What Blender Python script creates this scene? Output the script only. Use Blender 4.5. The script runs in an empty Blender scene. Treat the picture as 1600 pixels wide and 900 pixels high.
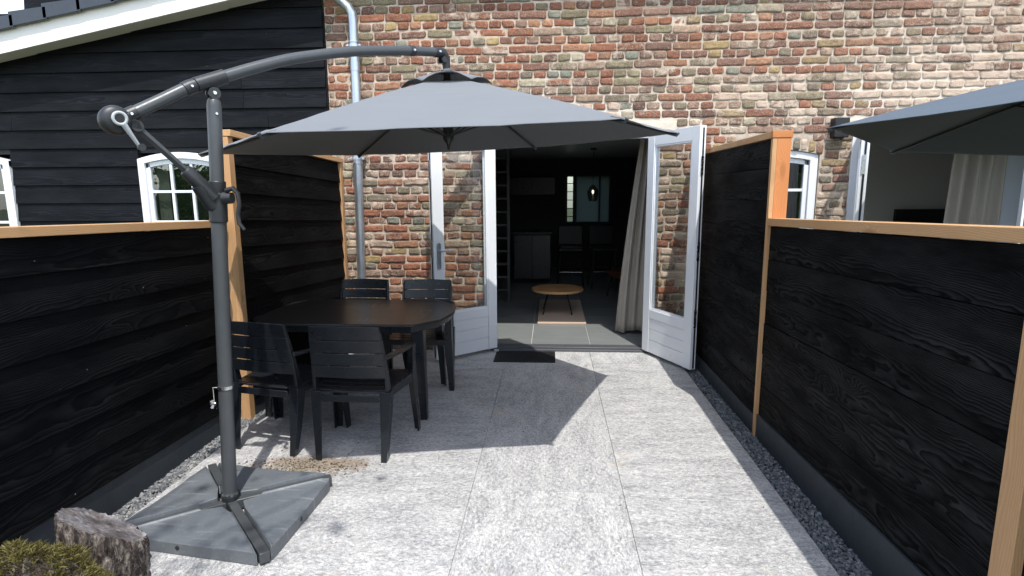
import bpy, math, random
from mathutils import Vector, Matrix, noise
from math import sin, cos, pi, radians as R_

random.seed(7)
S = bpy.context.scene
COL = S.collection
WY = 5.80            # front plane of the facade

# ------------------------------------------------------------------ materials
class NT:
    def __init__(s, name):
        s.m = bpy.data.materials.new(name); s.m.use_nodes = True
        s.t = s.m.node_tree; s.n = s.t.nodes; s.l = s.t.links
        s.b = s.n['Principled BSDF']
    def node(s, typ, **kw):
        n = s.n.new(typ)
        for k, v in kw.items():
            if k in n.inputs: s.put(n.inputs[k], v)
            else: setattr(n, k, v)
        return n
    def put(s, inp, v):
        if hasattr(v, 'is_output') or isinstance(v, bpy.types.NodeSocket): s.l.new(v, inp)
        else:
            if hasattr(inp, 'default_value'):
                try: inp.default_value = v
                except Exception: inp.default_value = (*v, 1) if len(v) == 3 else v
    def math(s, op, a, b=None, c=None, clamp=False):
        n = s.n.new('ShaderNodeMath'); n.operation = op; n.use_clamp = clamp
        for i, v in enumerate((a, b, c)):
            if v is not None: s.put(n.inputs[i], v)
        return n.outputs[0]
    def attr(s, name):
        n = s.n.new('ShaderNodeAttribute'); n.attribute_name = name; return n
    def obj(s): return s.n.new('ShaderNodeTexCoord').outputs['Object']
    def map(s, vec, scale=(1,1,1), loc=(0,0,0), rot=(0,0,0)):
        n = s.n.new('ShaderNodeMapping'); s.put(n.inputs[0], vec)
        n.inputs['Scale'].default_value = scale; n.inputs['Location'].default_value = loc; n.inputs['Rotation'].default_value = rot
        return n.outputs[0]
    def noise(s, vec, scale=5, detail=4, rough=.55, dist=0):
        n = s.n.new('ShaderNodeTexNoise'); s.put(n.inputs['Vector'], vec)
        n.inputs['Scale'].default_value = scale; n.inputs['Detail'].default_value = detail
        n.inputs['Roughness'].default_value = rough; n.inputs['Distortion'].default_value = dist
        return n.outputs['Fac']
    def ramp(s, fac, stops, interp='LINEAR'):
        n = s.n.new('ShaderNodeValToRGB'); s.put(n.inputs[0], fac); cr = n.color_ramp; cr.interpolation = interp
        while len(cr.elements) < len(stops): cr.elements.new(.5)
        for e, (p, c) in zip(cr.elements, stops):
            e.position = p; e.color = (*c, 1) if hasattr(c, '__len__') else (c, c, c, 1)
        return n.outputs[0]
    def mix(s, fac, a, b, typ='MIX'):
        n = s.n.new('ShaderNodeMix'); n.data_type = 'RGBA'; n.blend_type = typ
        s.put(n.inputs[0], fac)
        for i, v in ((6, a), (7, b)):
            if isinstance(v, bpy.types.NodeSocket): s.l.new(v, n.inputs[i])
            else: n.inputs[i].default_value = (*v, 1) if hasattr(v, '__len__') else (v, v, v, 1)
        return n.outputs[2]
    def sep(s, v):
        n = s.n.new('ShaderNodeSeparateXYZ'); s.put(n.inputs[0], v); return n.outputs
    def comb(s, x, y, z):
        n = s.n.new('ShaderNodeCombineXYZ')
        for i, v in enumerate((x, y, z)): s.put(n.inputs[i], v)
        return n.outputs[0]
    def bump(s, h, dist=.002, strength=1.0, normal=None):
        n = s.n.new('ShaderNodeBump'); n.inputs['Distance'].default_value = dist; n.inputs['Strength'].default_value = strength
        s.put(n.inputs['Height'], h)
        if normal is not None: s.l.new(normal, n.inputs['Normal'])
        s.l.new(n.outputs[0], s.b.inputs['Normal']); return n.outputs[0]
    def set(s, **kw):
        for k, v in kw.items():
            k = k.replace('_', ' ')
            i = s.b.inputs[k]
            if isinstance(v, bpy.types.NodeSocket): s.l.new(v, i)
            elif hasattr(v, '__len__'): i.default_value = (*v, 1) if len(v) == 3 else v
            else: i.default_value = v
        return s

def plain(name, col, rough=.5, metal=0, var=.12, scale=12, bump=0, bscale=60, spec=.5):
    """a procedural paint/plastic/metal with slight blotches, dust and grain"""
    t = NT(name); o = t.obj()
    n1 = t.noise(o, scale, 5, .6)
    c = t.mix(n1, tuple(x*(1-var) for x in col), tuple(min(1, x*(1+var)) for x in col))
    t.set(Base_Color=c, Metallic=metal)
    t.b.inputs['Specular IOR Level'].default_value = spec
    r = t.math('MULTIPLY_ADD', t.noise(o, scale*2.3, 4), .25, rough-.12)
    t.set(Roughness=r)
    if bump: t.bump(t.noise(o, bscale, 4), bump)
    return t.m

def wood(name, dark, light, rough=.5, bump=.0012, spec=.4, K=8.0, slope=1.6, warp=2.6, knotcol=None, fib=.25, contrast=1.0, specks=0):
    """flat-sawn board from the board-local 'wuv' attribute: growth rings cut as parabolas (cathedrals) that crowd
    into fine parallel lines at the edges, warped by noise and bent round knots"""
    t = NT(name); v = t.attr('wuv').outputs['Vector']
    x, y, z = t.sep(v)
    yl = t.math('SUBTRACT', y, t.math('MULTIPLY', z, .37))
    cc = t.math('MULTIPLY_ADD', t.math('SINE', t.math('MULTIPLY', z, 12.9)), .075, .095)
    wob = t.math('SUBTRACT', t.noise(t.map(v, (1.1, 3, 1)), 1.0, 2, .5), .5)
    u = t.math('DIVIDE', t.math('ADD', t.math('SUBTRACT', yl, cc), t.math('MULTIPLY', wob, .16)), .1)
    f = t.math('MULTIPLY', t.math('MULTIPLY', u, u), K)
    f = t.math('MULTIPLY_ADD', x, slope, f)
    n1 = t.math('SUBTRACT', t.noise(t.map(v, (2.6, 9, 1)), 1.0, 3, .55), .5)
    f = t.math('MULTIPLY_ADD', n1, warp*2, f)
    vo = t.n.new('ShaderNodeTexVoronoi'); t.put(vo.inputs['Vector'], t.map(v, (1.7, 5.2, 1))); vo.inputs['Scale'].default_value = 1.0
    kd = t.math('MULTIPLY_ADD', t.math('SUBTRACT', t.noise(t.map(v, (14, 40, 1)), 1, 2), .5), .05, vo.outputs['Distance'])
    near = t.math('POWER', t.math('SUBTRACT', 1.0, t.math('MULTIPLY', kd, 2.9), clamp=True), 2.2)
    f = t.math('MULTIPLY_ADD', near, 9.0, f)
    fr = t.math('FRACT', f)
    line = t.ramp(fr, [(.0, 0.), (.16, 1.), (.62, .45), (1., 0.)])
    fibre = t.noise(t.map(v, (5, 300, 1)), 1.0, 3, .6)
    patch = t.ramp(t.noise(t.map(v, (1.6, 6, 1)), 1.3, 4, .65), [(.34, .16), (.68, 1.)])
    m = t.math('MULTIPLY', line, t.math('MULTIPLY', patch, contrast), clamp=True)
    m = t.math('MULTIPLY_ADD', t.math('SUBTRACT', fibre, .5), fib, m, clamp=True)
    c = t.mix(m, dark, light)
    if knotcol:
        core = t.ramp(kd, [(.06, 1.), (.13, 0.)])
        c = t.mix(t.math('MULTIPLY', core, .75), c, knotcol)
        sc = t.noise(t.map(v, (.5, 1, 1)), 1.0, 2)
        c = t.mix(.4, c, t.mix(sc, tuple(a*.75 for a in light), tuple(min(1, a*1.15) for a in light)))
    if specks:
        v2 = t.n.new('ShaderNodeTexVoronoi'); t.put(v2.inputs['Vector'], v); v2.inputs['Scale'].default_value = 9.0
        c = t.mix(t.ramp(v2.outputs['Distance'], [(.022, specks), (.032, 0.)]), c, (.35,.34,.32))
    t.set(Base_Color=c, Roughness=t.math('MULTIPLY_ADD', patch, -.12, rough))
    t.b.inputs['Specular IOR Level'].default_value = spec
    t.bump(t.math('ADD', t.math('MULTIPLY', line, .7), t.math('MULTIPLY', fibre, .6)), bump)
    return t.m

M = {}
M['black_wood'] = wood('black stained board', (.0020,.0024,.0031), (.0120,.0127,.0135), rough=.66, spec=.05, K=5.5, slope=1.8, warp=2.2, contrast=1.1, bump=.0016, fib=.12, specks=.7)
M['black_wood_bold'] = wood('black stained board, bold grain', (.0005,.0006,.0010), (.0240,.0248,.0255), rough=.66, spec=.035, K=4.5, slope=1.5, warp=3.0, contrast=1.2, bump=.0016, fib=.08)
M['barn_wood'] = wood('black barn board', (.0024,.0031,.0044), (.0150,.0175,.0210), rough=.6, spec=.12, K=6, slope=1.2, warp=2.0, fib=.3, specks=.4)
M['fir'] = wood('douglas fir', (.40,.215,.095), (.60,.365,.185), rough=.6, bump=.0005, spec=.25, K=5, slope=.8, warp=1.0, knotcol=(.16,.06,.02))
M['fir_red'] = wood('douglas fir post', (.42,.155,.05), (.60,.25,.095), rough=.6, bump=.0005, spec=.25, K=5, slope=1.0, warp=1.2, knotcol=(.2,.07,.02))
M['plinth'] = plain('dark concrete board', (.020,.027,.034), .6, var=.3, scale=7, bump=.0015, bscale=40)
M['white_paint'] = plain('white gloss paint', (.76,.78,.80), .32, var=.03, scale=5)
M['barge_paint'] = plain('cream stucco board', (.80,.79,.74), .7, var=.04, scale=30, bump=.001, bscale=220)
M['roof_tile'] = plain('dark glazed tile', (.035,.042,.055), .32, var=.25, scale=9, bump=.001)
M['metal_dark'] = plain('anthracite powder coated tube', (.055,.060,.063), .36, var=.15, scale=18, bump=.0002, bscale=300)
M['plastic_dark'] = plain('anthracite plastic joint', (.020,.022,.024), .42, var=.15, scale=20)
M['plastic_grey'] = plain('light grey plastic', (.42,.45,.45), .35)
M['chrome'] = plain('bright steel', (.75,.75,.75), .25, metal=1)
M['chair'] = plain('anthracite garden plastic', (.0105,.013,.0165), .30, var=.2, scale=14, bump=.0004, bscale=160, spec=.5)
M['black'] = plain('black', (.008,.008,.009), .5)
M['rubber'] = plain('black rubber', (.012,.012,.013), .55, bump=.001, bscale=90)
M['dark_frame'] = plain('dark threshold stone', (.07,.072,.08), .45, var=.3, scale=20)
M['plaster'] = plain('white plaster', (.62,.62,.60), .85, var=.03, scale=4)
M['plaster_light'] = plain('light grey plaster', (.55,.56,.53), .85, var=.03, scale=4)
M['plaster_dark'] = plain('dark plaster', (.06,.06,.06), .8, var=.05, scale=4)  # one even dark tone for the room walls
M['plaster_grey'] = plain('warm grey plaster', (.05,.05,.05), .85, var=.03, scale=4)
M['cabinet'] = plain('grey cabinet front', (.022,.022,.025), .3)
M['soil'] = plain('dark soil', (.05,.04,.03), .9, var=.4, scale=15, bump=.01, bscale=30)
M['lintel'] = plain('weathered lime stone', (.56,.51,.42), .8, var=.25, scale=14, bump=.004, bscale=45)
M['ladder'] = plain('grey painted wood', (.055,.058,.058), .5)
M['oak'] = wood('light mango wood', (.46,.25,.10), (.66,.40,.19), rough=.45)
M['seat_brown'] = plain('brown leather', (.10,.04,.025), .5)

def galv():
    t = NT('galvanised zinc'); o = t.obj()
    n1 = t.noise(t.map(o, (1, 1, .25)), 22, 5, .6); n2 = t.noise(t.map(o, (30, 30, 1.2)), 1, 4, .6)
    c = t.ramp(t.math('MULTIPLY_ADD', n2, .5, t.math('MULTIPLY', n1, .5)), [(.3, (.33,.37,.42)), (.7, (.62,.67,.72))])
    t.set(Base_Color=c, Metallic=.85, Roughness=t.math('MULTIPLY_ADD', n1, .3, .2)); t.bump(n1, .0005)
    return t.m
M['zinc'] = galv()

def glass(name, tint=(.86,.9,.88), alpha=.12, rough=.01):
    """thin pane: reflective coat over a mostly clear sheet"""
    t = NT(name)
    tr = t.n.new('ShaderNodeBsdfTransparent'); tr.inputs[0].default_value = (*tint, 1)
    gl = t.n.new('ShaderNodeBsdfGlossy'); gl.inputs['Roughness'].default_value = rough; gl.inputs['Color'].default_value = (.9,.95,1,1)
    lw = t.n.new('ShaderNodeLayerWeight'); lw.inputs['Blend'].default_value = .5
    fr5 = t.math('MULTIPLY_ADD', t.math('POWER', lw.outputs['Facing'], 4.5), .9, .05)
    w = t.noise(t.obj(), 1.3, 2); bp = t.n.new('ShaderNodeBump'); bp.inputs['Distance'].default_value = .004; t.put(bp.inputs['Height'], w)
    t.l.new(bp.outputs[0], gl.inputs['Normal'])
    mx = t.n.new('ShaderNodeMixShader'); t.put(mx.inputs[0], t.math('ADD', fr5, alpha, clamp=True))
    t.l.new(tr.outputs[0], mx.inputs[1]); t.l.new(gl.outputs[0], mx.inputs[2])
    t.l.new(mx.outputs[0], t.n['Material Output'].inputs['Surface'])
    return t.m
M['glass'] = glass('clear pane', (.975,.985,.98), alpha=.0)
M['glass_mirror'] = glass('dark reflecting pane', (.72,.76,.74), alpha=.08)
M['lamp_glass'] = glass('smoked glass', (.45,.43,.40), alpha=.03)
def frosted():
    t = NT('frosted pane'); o = t.obj()
    t.set(Base_Color=t.mix(t.noise(o, 6, 3), (.14,.17,.165), (.20,.235,.225)), Roughness=.5)
    t.b.inputs['Transmission Weight'].default_value = .0
    tl = t.n.new('ShaderNodeBsdfTranslucent'); tl.inputs[0].default_value = (.26,.31,.30,1)
    mx = t.n.new('ShaderNodeMixShader'); mx.inputs[0].default_value = .6
    t.l.new(t.b.outputs[0], mx.inputs[1]); t.l.new(tl.outputs[0], mx.inputs[2]); t.l.new(mx.outputs[0], t.n['Material Output'].inputs['Surface'])
    return t.m
M['frosted'] = frosted()

def bulb():
    t = NT('lit filament'); t.set(Base_Color=t.mix(t.noise(t.obj(), 5), (.9,.8,.7), (1,.9,.8)), Emission_Color=(1,.85,.65), Emission_Strength=1.6); return t.m
M['bulb'] = bulb()

def fabric(name, col, rough=.8, weave=900, bump=.0004, trans=0.0):
    t = NT(name); o = t.obj()
    w1 = t.n.new('ShaderNodeTexWave'); t.put(w1.inputs['Vector'], o); w1.inputs['Scale'].default_value = weave/6.28; w1.bands_direction = 'X'
    n1 = t.noise(o, 3, 4); n2 = t.noise(o, 180, 2)
    c = t.mix(n1, tuple(a*.93 for a in col), tuple(a*1.07 for a in col)); c = t.mix(t.math('MULTIPLY', n2, .35), c, tuple(a*.75 for a in col))
    t.set(Base_Color=c, Roughness=rough); t.b.inputs['Specular IOR Level'].default_value = .25
    t.b.inputs['Sheen Weight'].default_value = .15
    t.bump(t.math('ADD', t.math('MULTIPLY', n2, .7), t.noise(o, 7, 3)), bump)
    if trans:
        tl = t.n.new('ShaderNodeBsdfTranslucent'); tl.inputs[0].default_value = (*[a*.6 for a in col], 1)
        mx = t.n.new('ShaderNodeMixShader'); mx.inputs[0].default_value = trans
        t.l.new(t.b.outputs[0], mx.inputs[1]); t.l.new(tl.outputs[0], mx.inputs[2]); t.l.new(mx.outputs[0], t.n['Material Output'].inputs['Surface'])
    return t.m
M['canopy'] = fabric('grey parasol cloth', (.148,.159,.171))
M['canopy_blue'] = fabric('blue grey parasol cloth', (.058,.082,.112))
M['curtain'] = fabric('beige linen curtain', (.52,.47,.40), trans=.25)
M['curtain_grey'] = fabric('grey linen curtain', (.27,.25,.21), trans=.12)
M['pale_cloth'] = fabric('pale cloth', (.55,.60,.64), trans=.1)
M['rug'] = fabric('beige rug', (.52,.40,.30))

def brick_mat():
    t = NT('old handmade brick'); o = t.obj(); bc = t.attr('bcol').outputs['Color']; rnd = t.attr('brnd').outputs['Fac']
    n1 = t.noise(o, 30, 6, .72); n2 = t.noise(o, 110, 5, .75); n3 = t.noise(o, 9, 5, .65, .6)
    c = t.mix(t.ramp(n1, [(.40, 0.), (.62, .85)]), bc, t.mix(.55, bc, (.12,.065,.05)))
    c = t.mix(t.ramp(n2, [(.51, 0.), (.62, .6)]), c, (.54,.40,.29))
    # lime and old mortar smeared over the faces; more of it to the right and round the lintels
    x, y, z = t.sep(o)
    gx = t.math('MULTIPLY_ADD', x, .020, .0)
    big = t.noise(o, .9, 2)
    k = t.math('ADD', t.math('MULTIPLY_ADD', rnd, .24, -.12), t.math('ADD', gx, t.math('MULTIPLY_ADD', big, .35, -.17)))
    # lime low on the wall between the openings
    zl = t.math('MULTIPLY', t.math('SUBTRACT', 2.75, z), .05)
    k = t.math('ADD', k, t.math('MINIMUM', zl, .045))
    def spot(x0, sx, z0, sz):
        a = t.math('DIVIDE', t.math('SUBTRACT', x, x0), sx); b = t.math('DIVIDE', t.math('SUBTRACT', z, z0), sz)
        return t.math('EXPONENT', t.math('MULTIPLY', t.math('ADD', t.math('MULTIPLY', a, a), t.math('MULTIPLY', b, b)), -1.0))
    k = t.math('MULTIPLY_ADD', spot(.55, .8, 2.37, .14), .10, k)
    k = t.math('MULTIPLY_ADD', spot(3.7, 1.0, 2.50, .28), .12, k)
    sm = t.math('ADD', t.math('ADD', t.math('MULTIPLY', n3, .55), t.math('MULTIPLY', n2, .45)), k)
    sm = t.ramp(sm, [(.55, 0.), (.65, .85)])
    c = t.mix(sm, c, t.mix(n1, (.50,.37,.28), (.72,.60,.48)))
    t.set(Base_Color=c, Roughness=.88); t.b.inputs['Specular IOR Level'].default_value = .2
    h = t.math('ADD', t.math('MULTIPLY', n1, 1.0), t.math('ADD', t.math('MULTIPLY', n2, .5), t.math('MULTIPLY', sm, .4)))
    t.bump(h, .016)
    return t.m
M['brick'] = brick_mat()
def mortar_mat():
    t = NT('lime mortar'); o = t.obj()
    n1 = t.noise(o, 14, 6, .65); n2 = t.noise(o, 120, 5, .7); big = t.noise(o, 1.1, 3)
    c = t.ramp(n1, [(.25, (.31,.245,.18)), (.5, (.51,.42,.33)), (.75, (.66,.585,.49))])
    c = t.mix(t.ramp(n2, [(.45, 0.), (.7, .5)]), c, (.25,.19,.14))
    x, y, z = t.sep(o)
    def spot(x0, sx, z0, sz):
        a = t.math('DIVIDE', t.math('SUBTRACT', x, x0), sx); b = t.math('DIVIDE', t.math('SUBTRACT', z, z0), sz)
        return t.math('EXPONENT', t.math('MULTIPLY', t.math('ADD', t.math('MULTIPLY', a, a), t.math('MULTIPLY', b, b)), -1.0))
    lime = t.math('ADD', t.math('ADD', spot(.55, .9, 2.37, .18), spot(3.7, 1.2, 2.50, .32)), t.math('MULTIPLY_ADD', big, 2.4, -1.3, clamp=True), clamp=True)
    c = t.mix(t.math('MULTIPLY', lime, .7), c, (.70,.65,.56))
    t.set(Base_Color=c, Roughness=.95); t.b.inputs['Specular IOR Level'].default_value = .1
    t.bump(t.math('ADD', n1, t.math('MULTIPLY', n2, .6)), .008)
    return t.m
M['mortar'] = mortar_mat()

def paving_mat():
    t = NT('mottled concrete slab'); v = t.attr('wuv').outputs['Vector']; o = t.obj()
    fine = t.noise(t.map(v, (42, 66, 1)), 1, 5, .66, .5)
    veins = t.noise(t.map(v, (34, 52, 1)), 1, 2, .6, 1.2)
    ridge = t.math('ABSOLUTE', t.math('SUBTRACT', veins, .5))
    vein = t.ramp(ridge, [(.0, 1.), (.045, 0.)])
    med = t.noise(t.map(v, (3.2, 9, 1)), 1, 6, .7, .3)
    speck = t.noise(o, 210, 3, .6)
    a = t.math('ADD', t.math('MULTIPLY', fine, .62), t.math('MULTIPLY', med, .38))
    c = t.ramp(a, [(.37, (.22,.22,.222)), (.46, (.37,.37,.367)), (.515, (.47,.465,.455)), (.60, (.59,.58,.56))])
    c = t.mix(t.math('MULTIPLY', vein, .5), c, (.20,.205,.22))
    c = t.mix(t.ramp(speck, [(.58, 0.), (.7, .45)]), c, (.22,.22,.22))
    tone = t.math('SINE', t.math('MULTIPLY', t.sep(v)[2], 7.7))
    c = t.mix(t.math('MULTIPLY_ADD', tone, .07, .08), c, (.22,.22,.23))
    # ochre water stains
    st = t.noise(o, 1.7, 5, .65)
    st2 = t.noise(o, 6, 5, .6)
    c = t.mix(t.ramp(t.math('MULTIPLY_ADD', st2, .4, t.math('MULTIPLY', st, .6)), [(.585, 0.), (.66, .45)]), c, (.50,.43,.31))
    # spilt soil behind the parasol foot
    x, y, z = t.sep(o)
    dx = t.math('MULTIPLY', t.math('SUBTRACT', x, -1.42), 2.3); dy = t.math('MULTIPLY', t.math('SUBTRACT', y, 3.18), 7.0)
    dd = t.math('SQRT', t.math('ADD', t.math('MULTIPLY', dx, dx), t.math('MULTIPLY', dy, dy)))
    dd = t.math('MULTIPLY_ADD', t.math('SUBTRACT', t.noise(o, 11, 6, .7), .5), 2.2, dd)
    c = t.mix(t.ramp(dd, [(.55, .85), (.95, 0.)]), c, t.mix(t.noise(o, 40, 4), (.10,.065,.04), (.36,.29,.22)))
    t.set(Base_Color=c, Roughness=t.math('MULTIPLY_ADD', fine, .3, .6)); t.b.inputs['Specular IOR Level'].default_value = .3
    t.bump(t.math('ADD', t.math('MULTIPLY', a, 1.), t.math('MULTIPLY', vein, -.4)), .0035)
    return t.m
M['paving'] = paving_mat()

def attr_mat(name, attr, rough=.8, nscale=60, spread=.25, bump=.002, spec=.3, trans=0):
    t = NT(name); c0 = t.attr(attr).outputs['Color']; n1 = t.noise(t.obj(), nscale, 4)
    c = t.mix(t.math('MULTIPLY', n1, spread*2), c0, (.02,.02,.02))
    t.set(Base_Color=c, Roughness=rough); t.b.inputs['Specular IOR Level'].default_value = spec
    if bump: t.bump(n1, bump)
    if trans:
        tl = t.n.new('ShaderNodeBsdfTranslucent'); t.l.new(c, tl.inputs[0])
        mx = t.n.new('ShaderNodeMixShader'); mx.inputs[0].default_value = trans
        t.l.new(t.b.outputs[0], mx.inputs[1]); t.l.new(tl.outputs[0], mx.inputs[2]); t.l.new(mx.outputs[0], t.n['Material Output'].inputs['Surface'])
    return t.m
M['gravel'] = attr_mat('grey split gravel', 'bcol')
M['leaf'] = attr_mat('leaf', 'bcol', .55, 4, .1, 0, .3, .35)
M['moss'] = attr_mat('moss', 'bcol', .8, 30, .25, 0, .2, .3)

def floor_tile():
    t = NT('dark ceramic tile'); o = t.obj()
    c = t.mix(t.noise(t.map(o, (1, 5, 1)), 3, 5, .6), (.12,.13,.13), (.20,.21,.205))
    t.set(Base_Color=c, Roughness=.5); t.bump(t.noise(o, 40, 3), .0006); return t.m
M['floor_tile'] = floor_tile()
M['grout'] = plain('pale grout', (.45,.44,.42), .8)

def table_mat():
    t = NT('wood look table plastic'); o = t.obj()
    g = t.noise(t.map(o, (2.5, 22, 1)), 1.2, 4, .6, .8); g2 = t.noise(o, 2.5, 4)
    c = t.mix(g, (.0085,.0085,.009), (.028,.026,.025))
    t.set(Base_Color=c, Roughness=t.math('MULTIPLY_ADD', g2, .25, .18)); t.bump(g, .0006); return t.m
M['table'] = table_mat()

def bark_mat():
    t = NT('weathered bark'); o = t.obj()
    n1 = t.noise(t.map(o, (34, 34, 13)), 1, 6, .7, .9); n2 = t.noise(o, 60, 5, .7)
    c = t.ramp(n1, [(.36, (.012,.009,.008)), (.47, (.07,.05,.042)), (.56, (.22,.185,.155)), (.68, (.42,.37,.31))])
    c = t.mix(t.ramp(n2, [(.5, 0.), (.72, .6)]), c, (.05,.035,.03))
    t.set(Base_Color=c, Roughness=.9); t.bump(t.math('ADD', n1, t.math('MULTIPLY', n2, .4)), .03); return t.m
M['bark'] = bark_mat()
def cut_mat():
    t = NT('weathered cut wood'); o = t.obj()
    n1 = t.noise(o, 9, 6, .65); n2 = t.noise(t.map(o, (70, 70, 10)), 1, 4)
    c = t.ramp(t.math('MULTIPLY_ADD', n2, .4, t.math('MULTIPLY', n1, .6)), [(.35, (.05,.04,.035)), (.5, (.13,.115,.11)), (.65, (.30,.28,.28))])
    t.set(Base_Color=c, Roughness=t.math('MULTIPLY_ADD', n1, .5, .35)); t.bump(n1, .02); return t.m
M['cut'] = cut_mat()
def base_mat():
    t = NT('dusty grey base plastic'); o = t.obj()
    n1 = t.noise(o, 5, 5, .6); n2 = t.noise(o, 60, 4, .7); n3 = t.noise(t.map(o, (3, 40, 3), rot=(0, 0, .6)), 1, 3)
    c = t.mix(n1, (.085,.095,.105), (.135,.15,.165))
    c = t.mix(t.ramp(n2, [(.55, 0.), (.75, .4)]), c, (.25,.26,.27))
    c = t.mix(t.ramp(n3, [(.62, 0.), (.72, .4)]), c, (.28,.29,.30))
    t.set(Base_Color=c, Roughness=t.math('MULTIPLY_ADD', n1, .3, .35)); t.bump(n1, .002); return t.m
M['base'] = base_mat()
def grass_mat():
    t = NT('lawn'); o = t.obj()
    c = t.mix(t.noise(o, 2, 6, .7), (.045,.055,.025), (.10,.11,.05)); t.set(Base_Color=c, Roughness=.9); t.bump(t.noise(o, 30, 5), .05); return t.m
M['lawn'] = grass_mat()

# ------------------------------------------------------------------ mesh builder
class MB:
    def __init__(s): s.v = []; s.f = []; s.uv = []; s.col = []; s.rnd = []
    def quad(s, ids, uv=None, col=None, rnd=0):
        s.f.append(tuple(ids)); s.uv.append(uv or [(0, 0, 0)]*len(ids)); s.col.append(col); s.rnd.append(rnd)
    def box(s, lo, hi, mat=None, along=0, seed=None, jit=0):
        """axis-aligned box lo..hi, optionally carried by a matrix; board-local coordinates run along axis `along`"""
        sd = random.random()*60 if seed is None else seed
        base = len(s.v); pts = []
        for i in range(8):
            p = Vector(((lo, hi)[(i >> 0) & 1][0], (lo, hi)[(i >> 1) & 1][1], (lo, hi)[(i >> 2) & 1][2]))
            pts.append(p)
        oth = [a for a in range(3) if a != along]
        uvp = [(p[along]+sd*1.7, p[oth[0]]+p[oth[1]]+sd*.37, sd) for p in pts]
        for p in pts: s.v.append(mat @ p if mat is not None else p)
        for q in ((0,2,3,1),(4,5,7,6),(0,1,5,4),(2,6,7,3),(0,4,6,2),(1,3,7,5)):
            s.quad([base+k for k in q], [uvp[k] for k in q])
    def hexa(s, pts, seed=None, along=0, across=2, col=None):
        """8 points ordered like box()"""
        sd = random.random()*60 if seed is None else seed
        base = len(s.v); pts = [Vector(p) for p in pts]
        L = (pts[1]-pts[0]).normalized(); Wd = (pts[4]-pts[0]).normalized(); D = (pts[2]-pts[0]).normalized()
        uvp = [((p-pts[0]).dot(L)+sd*1.7, (p-pts[0]).dot(Wd)+(p-pts[0]).dot(D)+sd*.37, sd) for p in pts]
        s.v += pts
        for q in ((0,2,3,1),(4,5,7,6),(0,1,5,4),(2,6,7,3),(0,4,6,2),(1,3,7,5)):
            s.quad([base+k for k in q], [uvp[k] for k in q], col)
    def loft(s, rings, cap=True, closed=True, col=None):
        base = len(s.v); n = len(rings[0])
        for r in rings: s.v += [Vector(p) for p in r]
        for i in range(len(rings)-1):
            for j in range(n if closed else n-1):
                a = base+i*n+j; b = base+i*n+(j+1) % n
                s.quad([a, b, b+n, a+n], col=col)
        if cap and closed:
            s.quad([base+j for j in range(n)][::-1], col=col); s.quad([base+(len(rings)-1)*n+j for j in range(n)], col=col)
    def tube(s, path, rad, n=14, cap=True, squash=1.0):
        path = [Vector(p) for p in path]; rings = []; up = Vector((0, 0, 1))
        for i, p in enumerate(path):
            d = (path[min(i+1, len(path)-1)]-path[max(i-1, 0)]).normalized()
            if i == 0:
                a = d.cross(up)
                if a.length < .05: a = d.cross(Vector((1, 0, 0)))
                a.normalize()
            else:
                a = (a - d*a.dot(d)).normalized()
            b = d.cross(a)
            r = rad[i] if hasattr(rad, '__len__') else rad
            rings.append([p+a*(r*cos(2*pi*k/n))+b*(r*squash*sin(2*pi*k/n)) for k in range(n)])
        s.loft(rings, cap)
    def prism(s, outline, z0, z1, mat=None, inset=0):
        r0 = [Vector((x, y, z0)) for x, y in outline]; r1 = [Vector((x, y, z1)) for x, y in outline]
        if mat is not None: r0 = [mat @ p for p in r0]; r1 = [mat @ p for p in r1]
        s.loft([r0, r1])
    def build(s, name, mat, parent=None, bevel=0, smooth=False, segs=2, weld=False):
        me = bpy.data.meshes.new(name); me.from_pydata([tuple(p) for p in s.v], [], s.f)
        at = me.attributes.new('wuv', 'FLOAT_VECTOR', 'CORNER')
        at.data.foreach_set('vector', [c for f in s.uv for u in f for c in u])
        if any(c is not None for c in s.col):
            a2 = me.attributes.new('bcol', 'FLOAT_COLOR', 'FACE')
            a2.data.foreach_set('color', [x for c in s.col for x in (*(c or (0, 0, 0)), 1)])
            a3 = me.attributes.new('brnd', 'FLOAT', 'FACE'); a3.data.foreach_set('value', s.rnd)
        me.materials.append(M[mat] if isinstance(mat, str) else mat)
        if smooth: me.polygons.foreach_set('use_smooth', [True]*len(me.polygons))
        me.update()
        o = bpy.data.objects.new(name, me); COL.objects.link(o)
        if parent is not None: o.parent = parent
        if bevel:
            b = o.modifiers.new('Bevel', 'BEVEL'); b.width = bevel; b.segments = segs; b.limit_method = 'ANGLE'; b.angle_limit = R_(40); b.harden_normals = False
        if smooth == 'auto' or (bevel and not smooth):
            me.polygons.foreach_set('use_smooth', [True]*len(me.polygons))
            try: me.set_sharp_from_angle(angle=R_(35))
            except Exception: pass
        return o

def thing(name, label, cat, loc=(0, 0, 0), rz=0, group=None, kind=None):
    o = bpy.data.objects.new(name, None); COL.objects.link(o); o.empty_display_size = .1
    o.location = loc; o.rotation_euler = (0, 0, rz); tag(o, label, cat, group, kind); return o
def tag(o, label=None, cat=None, group=None, kind=None):
    if label: o['label'] = label
    if cat: o['category'] = cat
    if group: o['group'] = group
    if kind: o['kind'] = kind
    return o
def copy_tree(o, parent=None):
    c = o.copy(); COL.objects.link(c)
    if parent is not None:
        c.parent = parent
    for ch in list(o.children): copy_tree(ch, c)
    return c
def outl(*p): return list(p)

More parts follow.
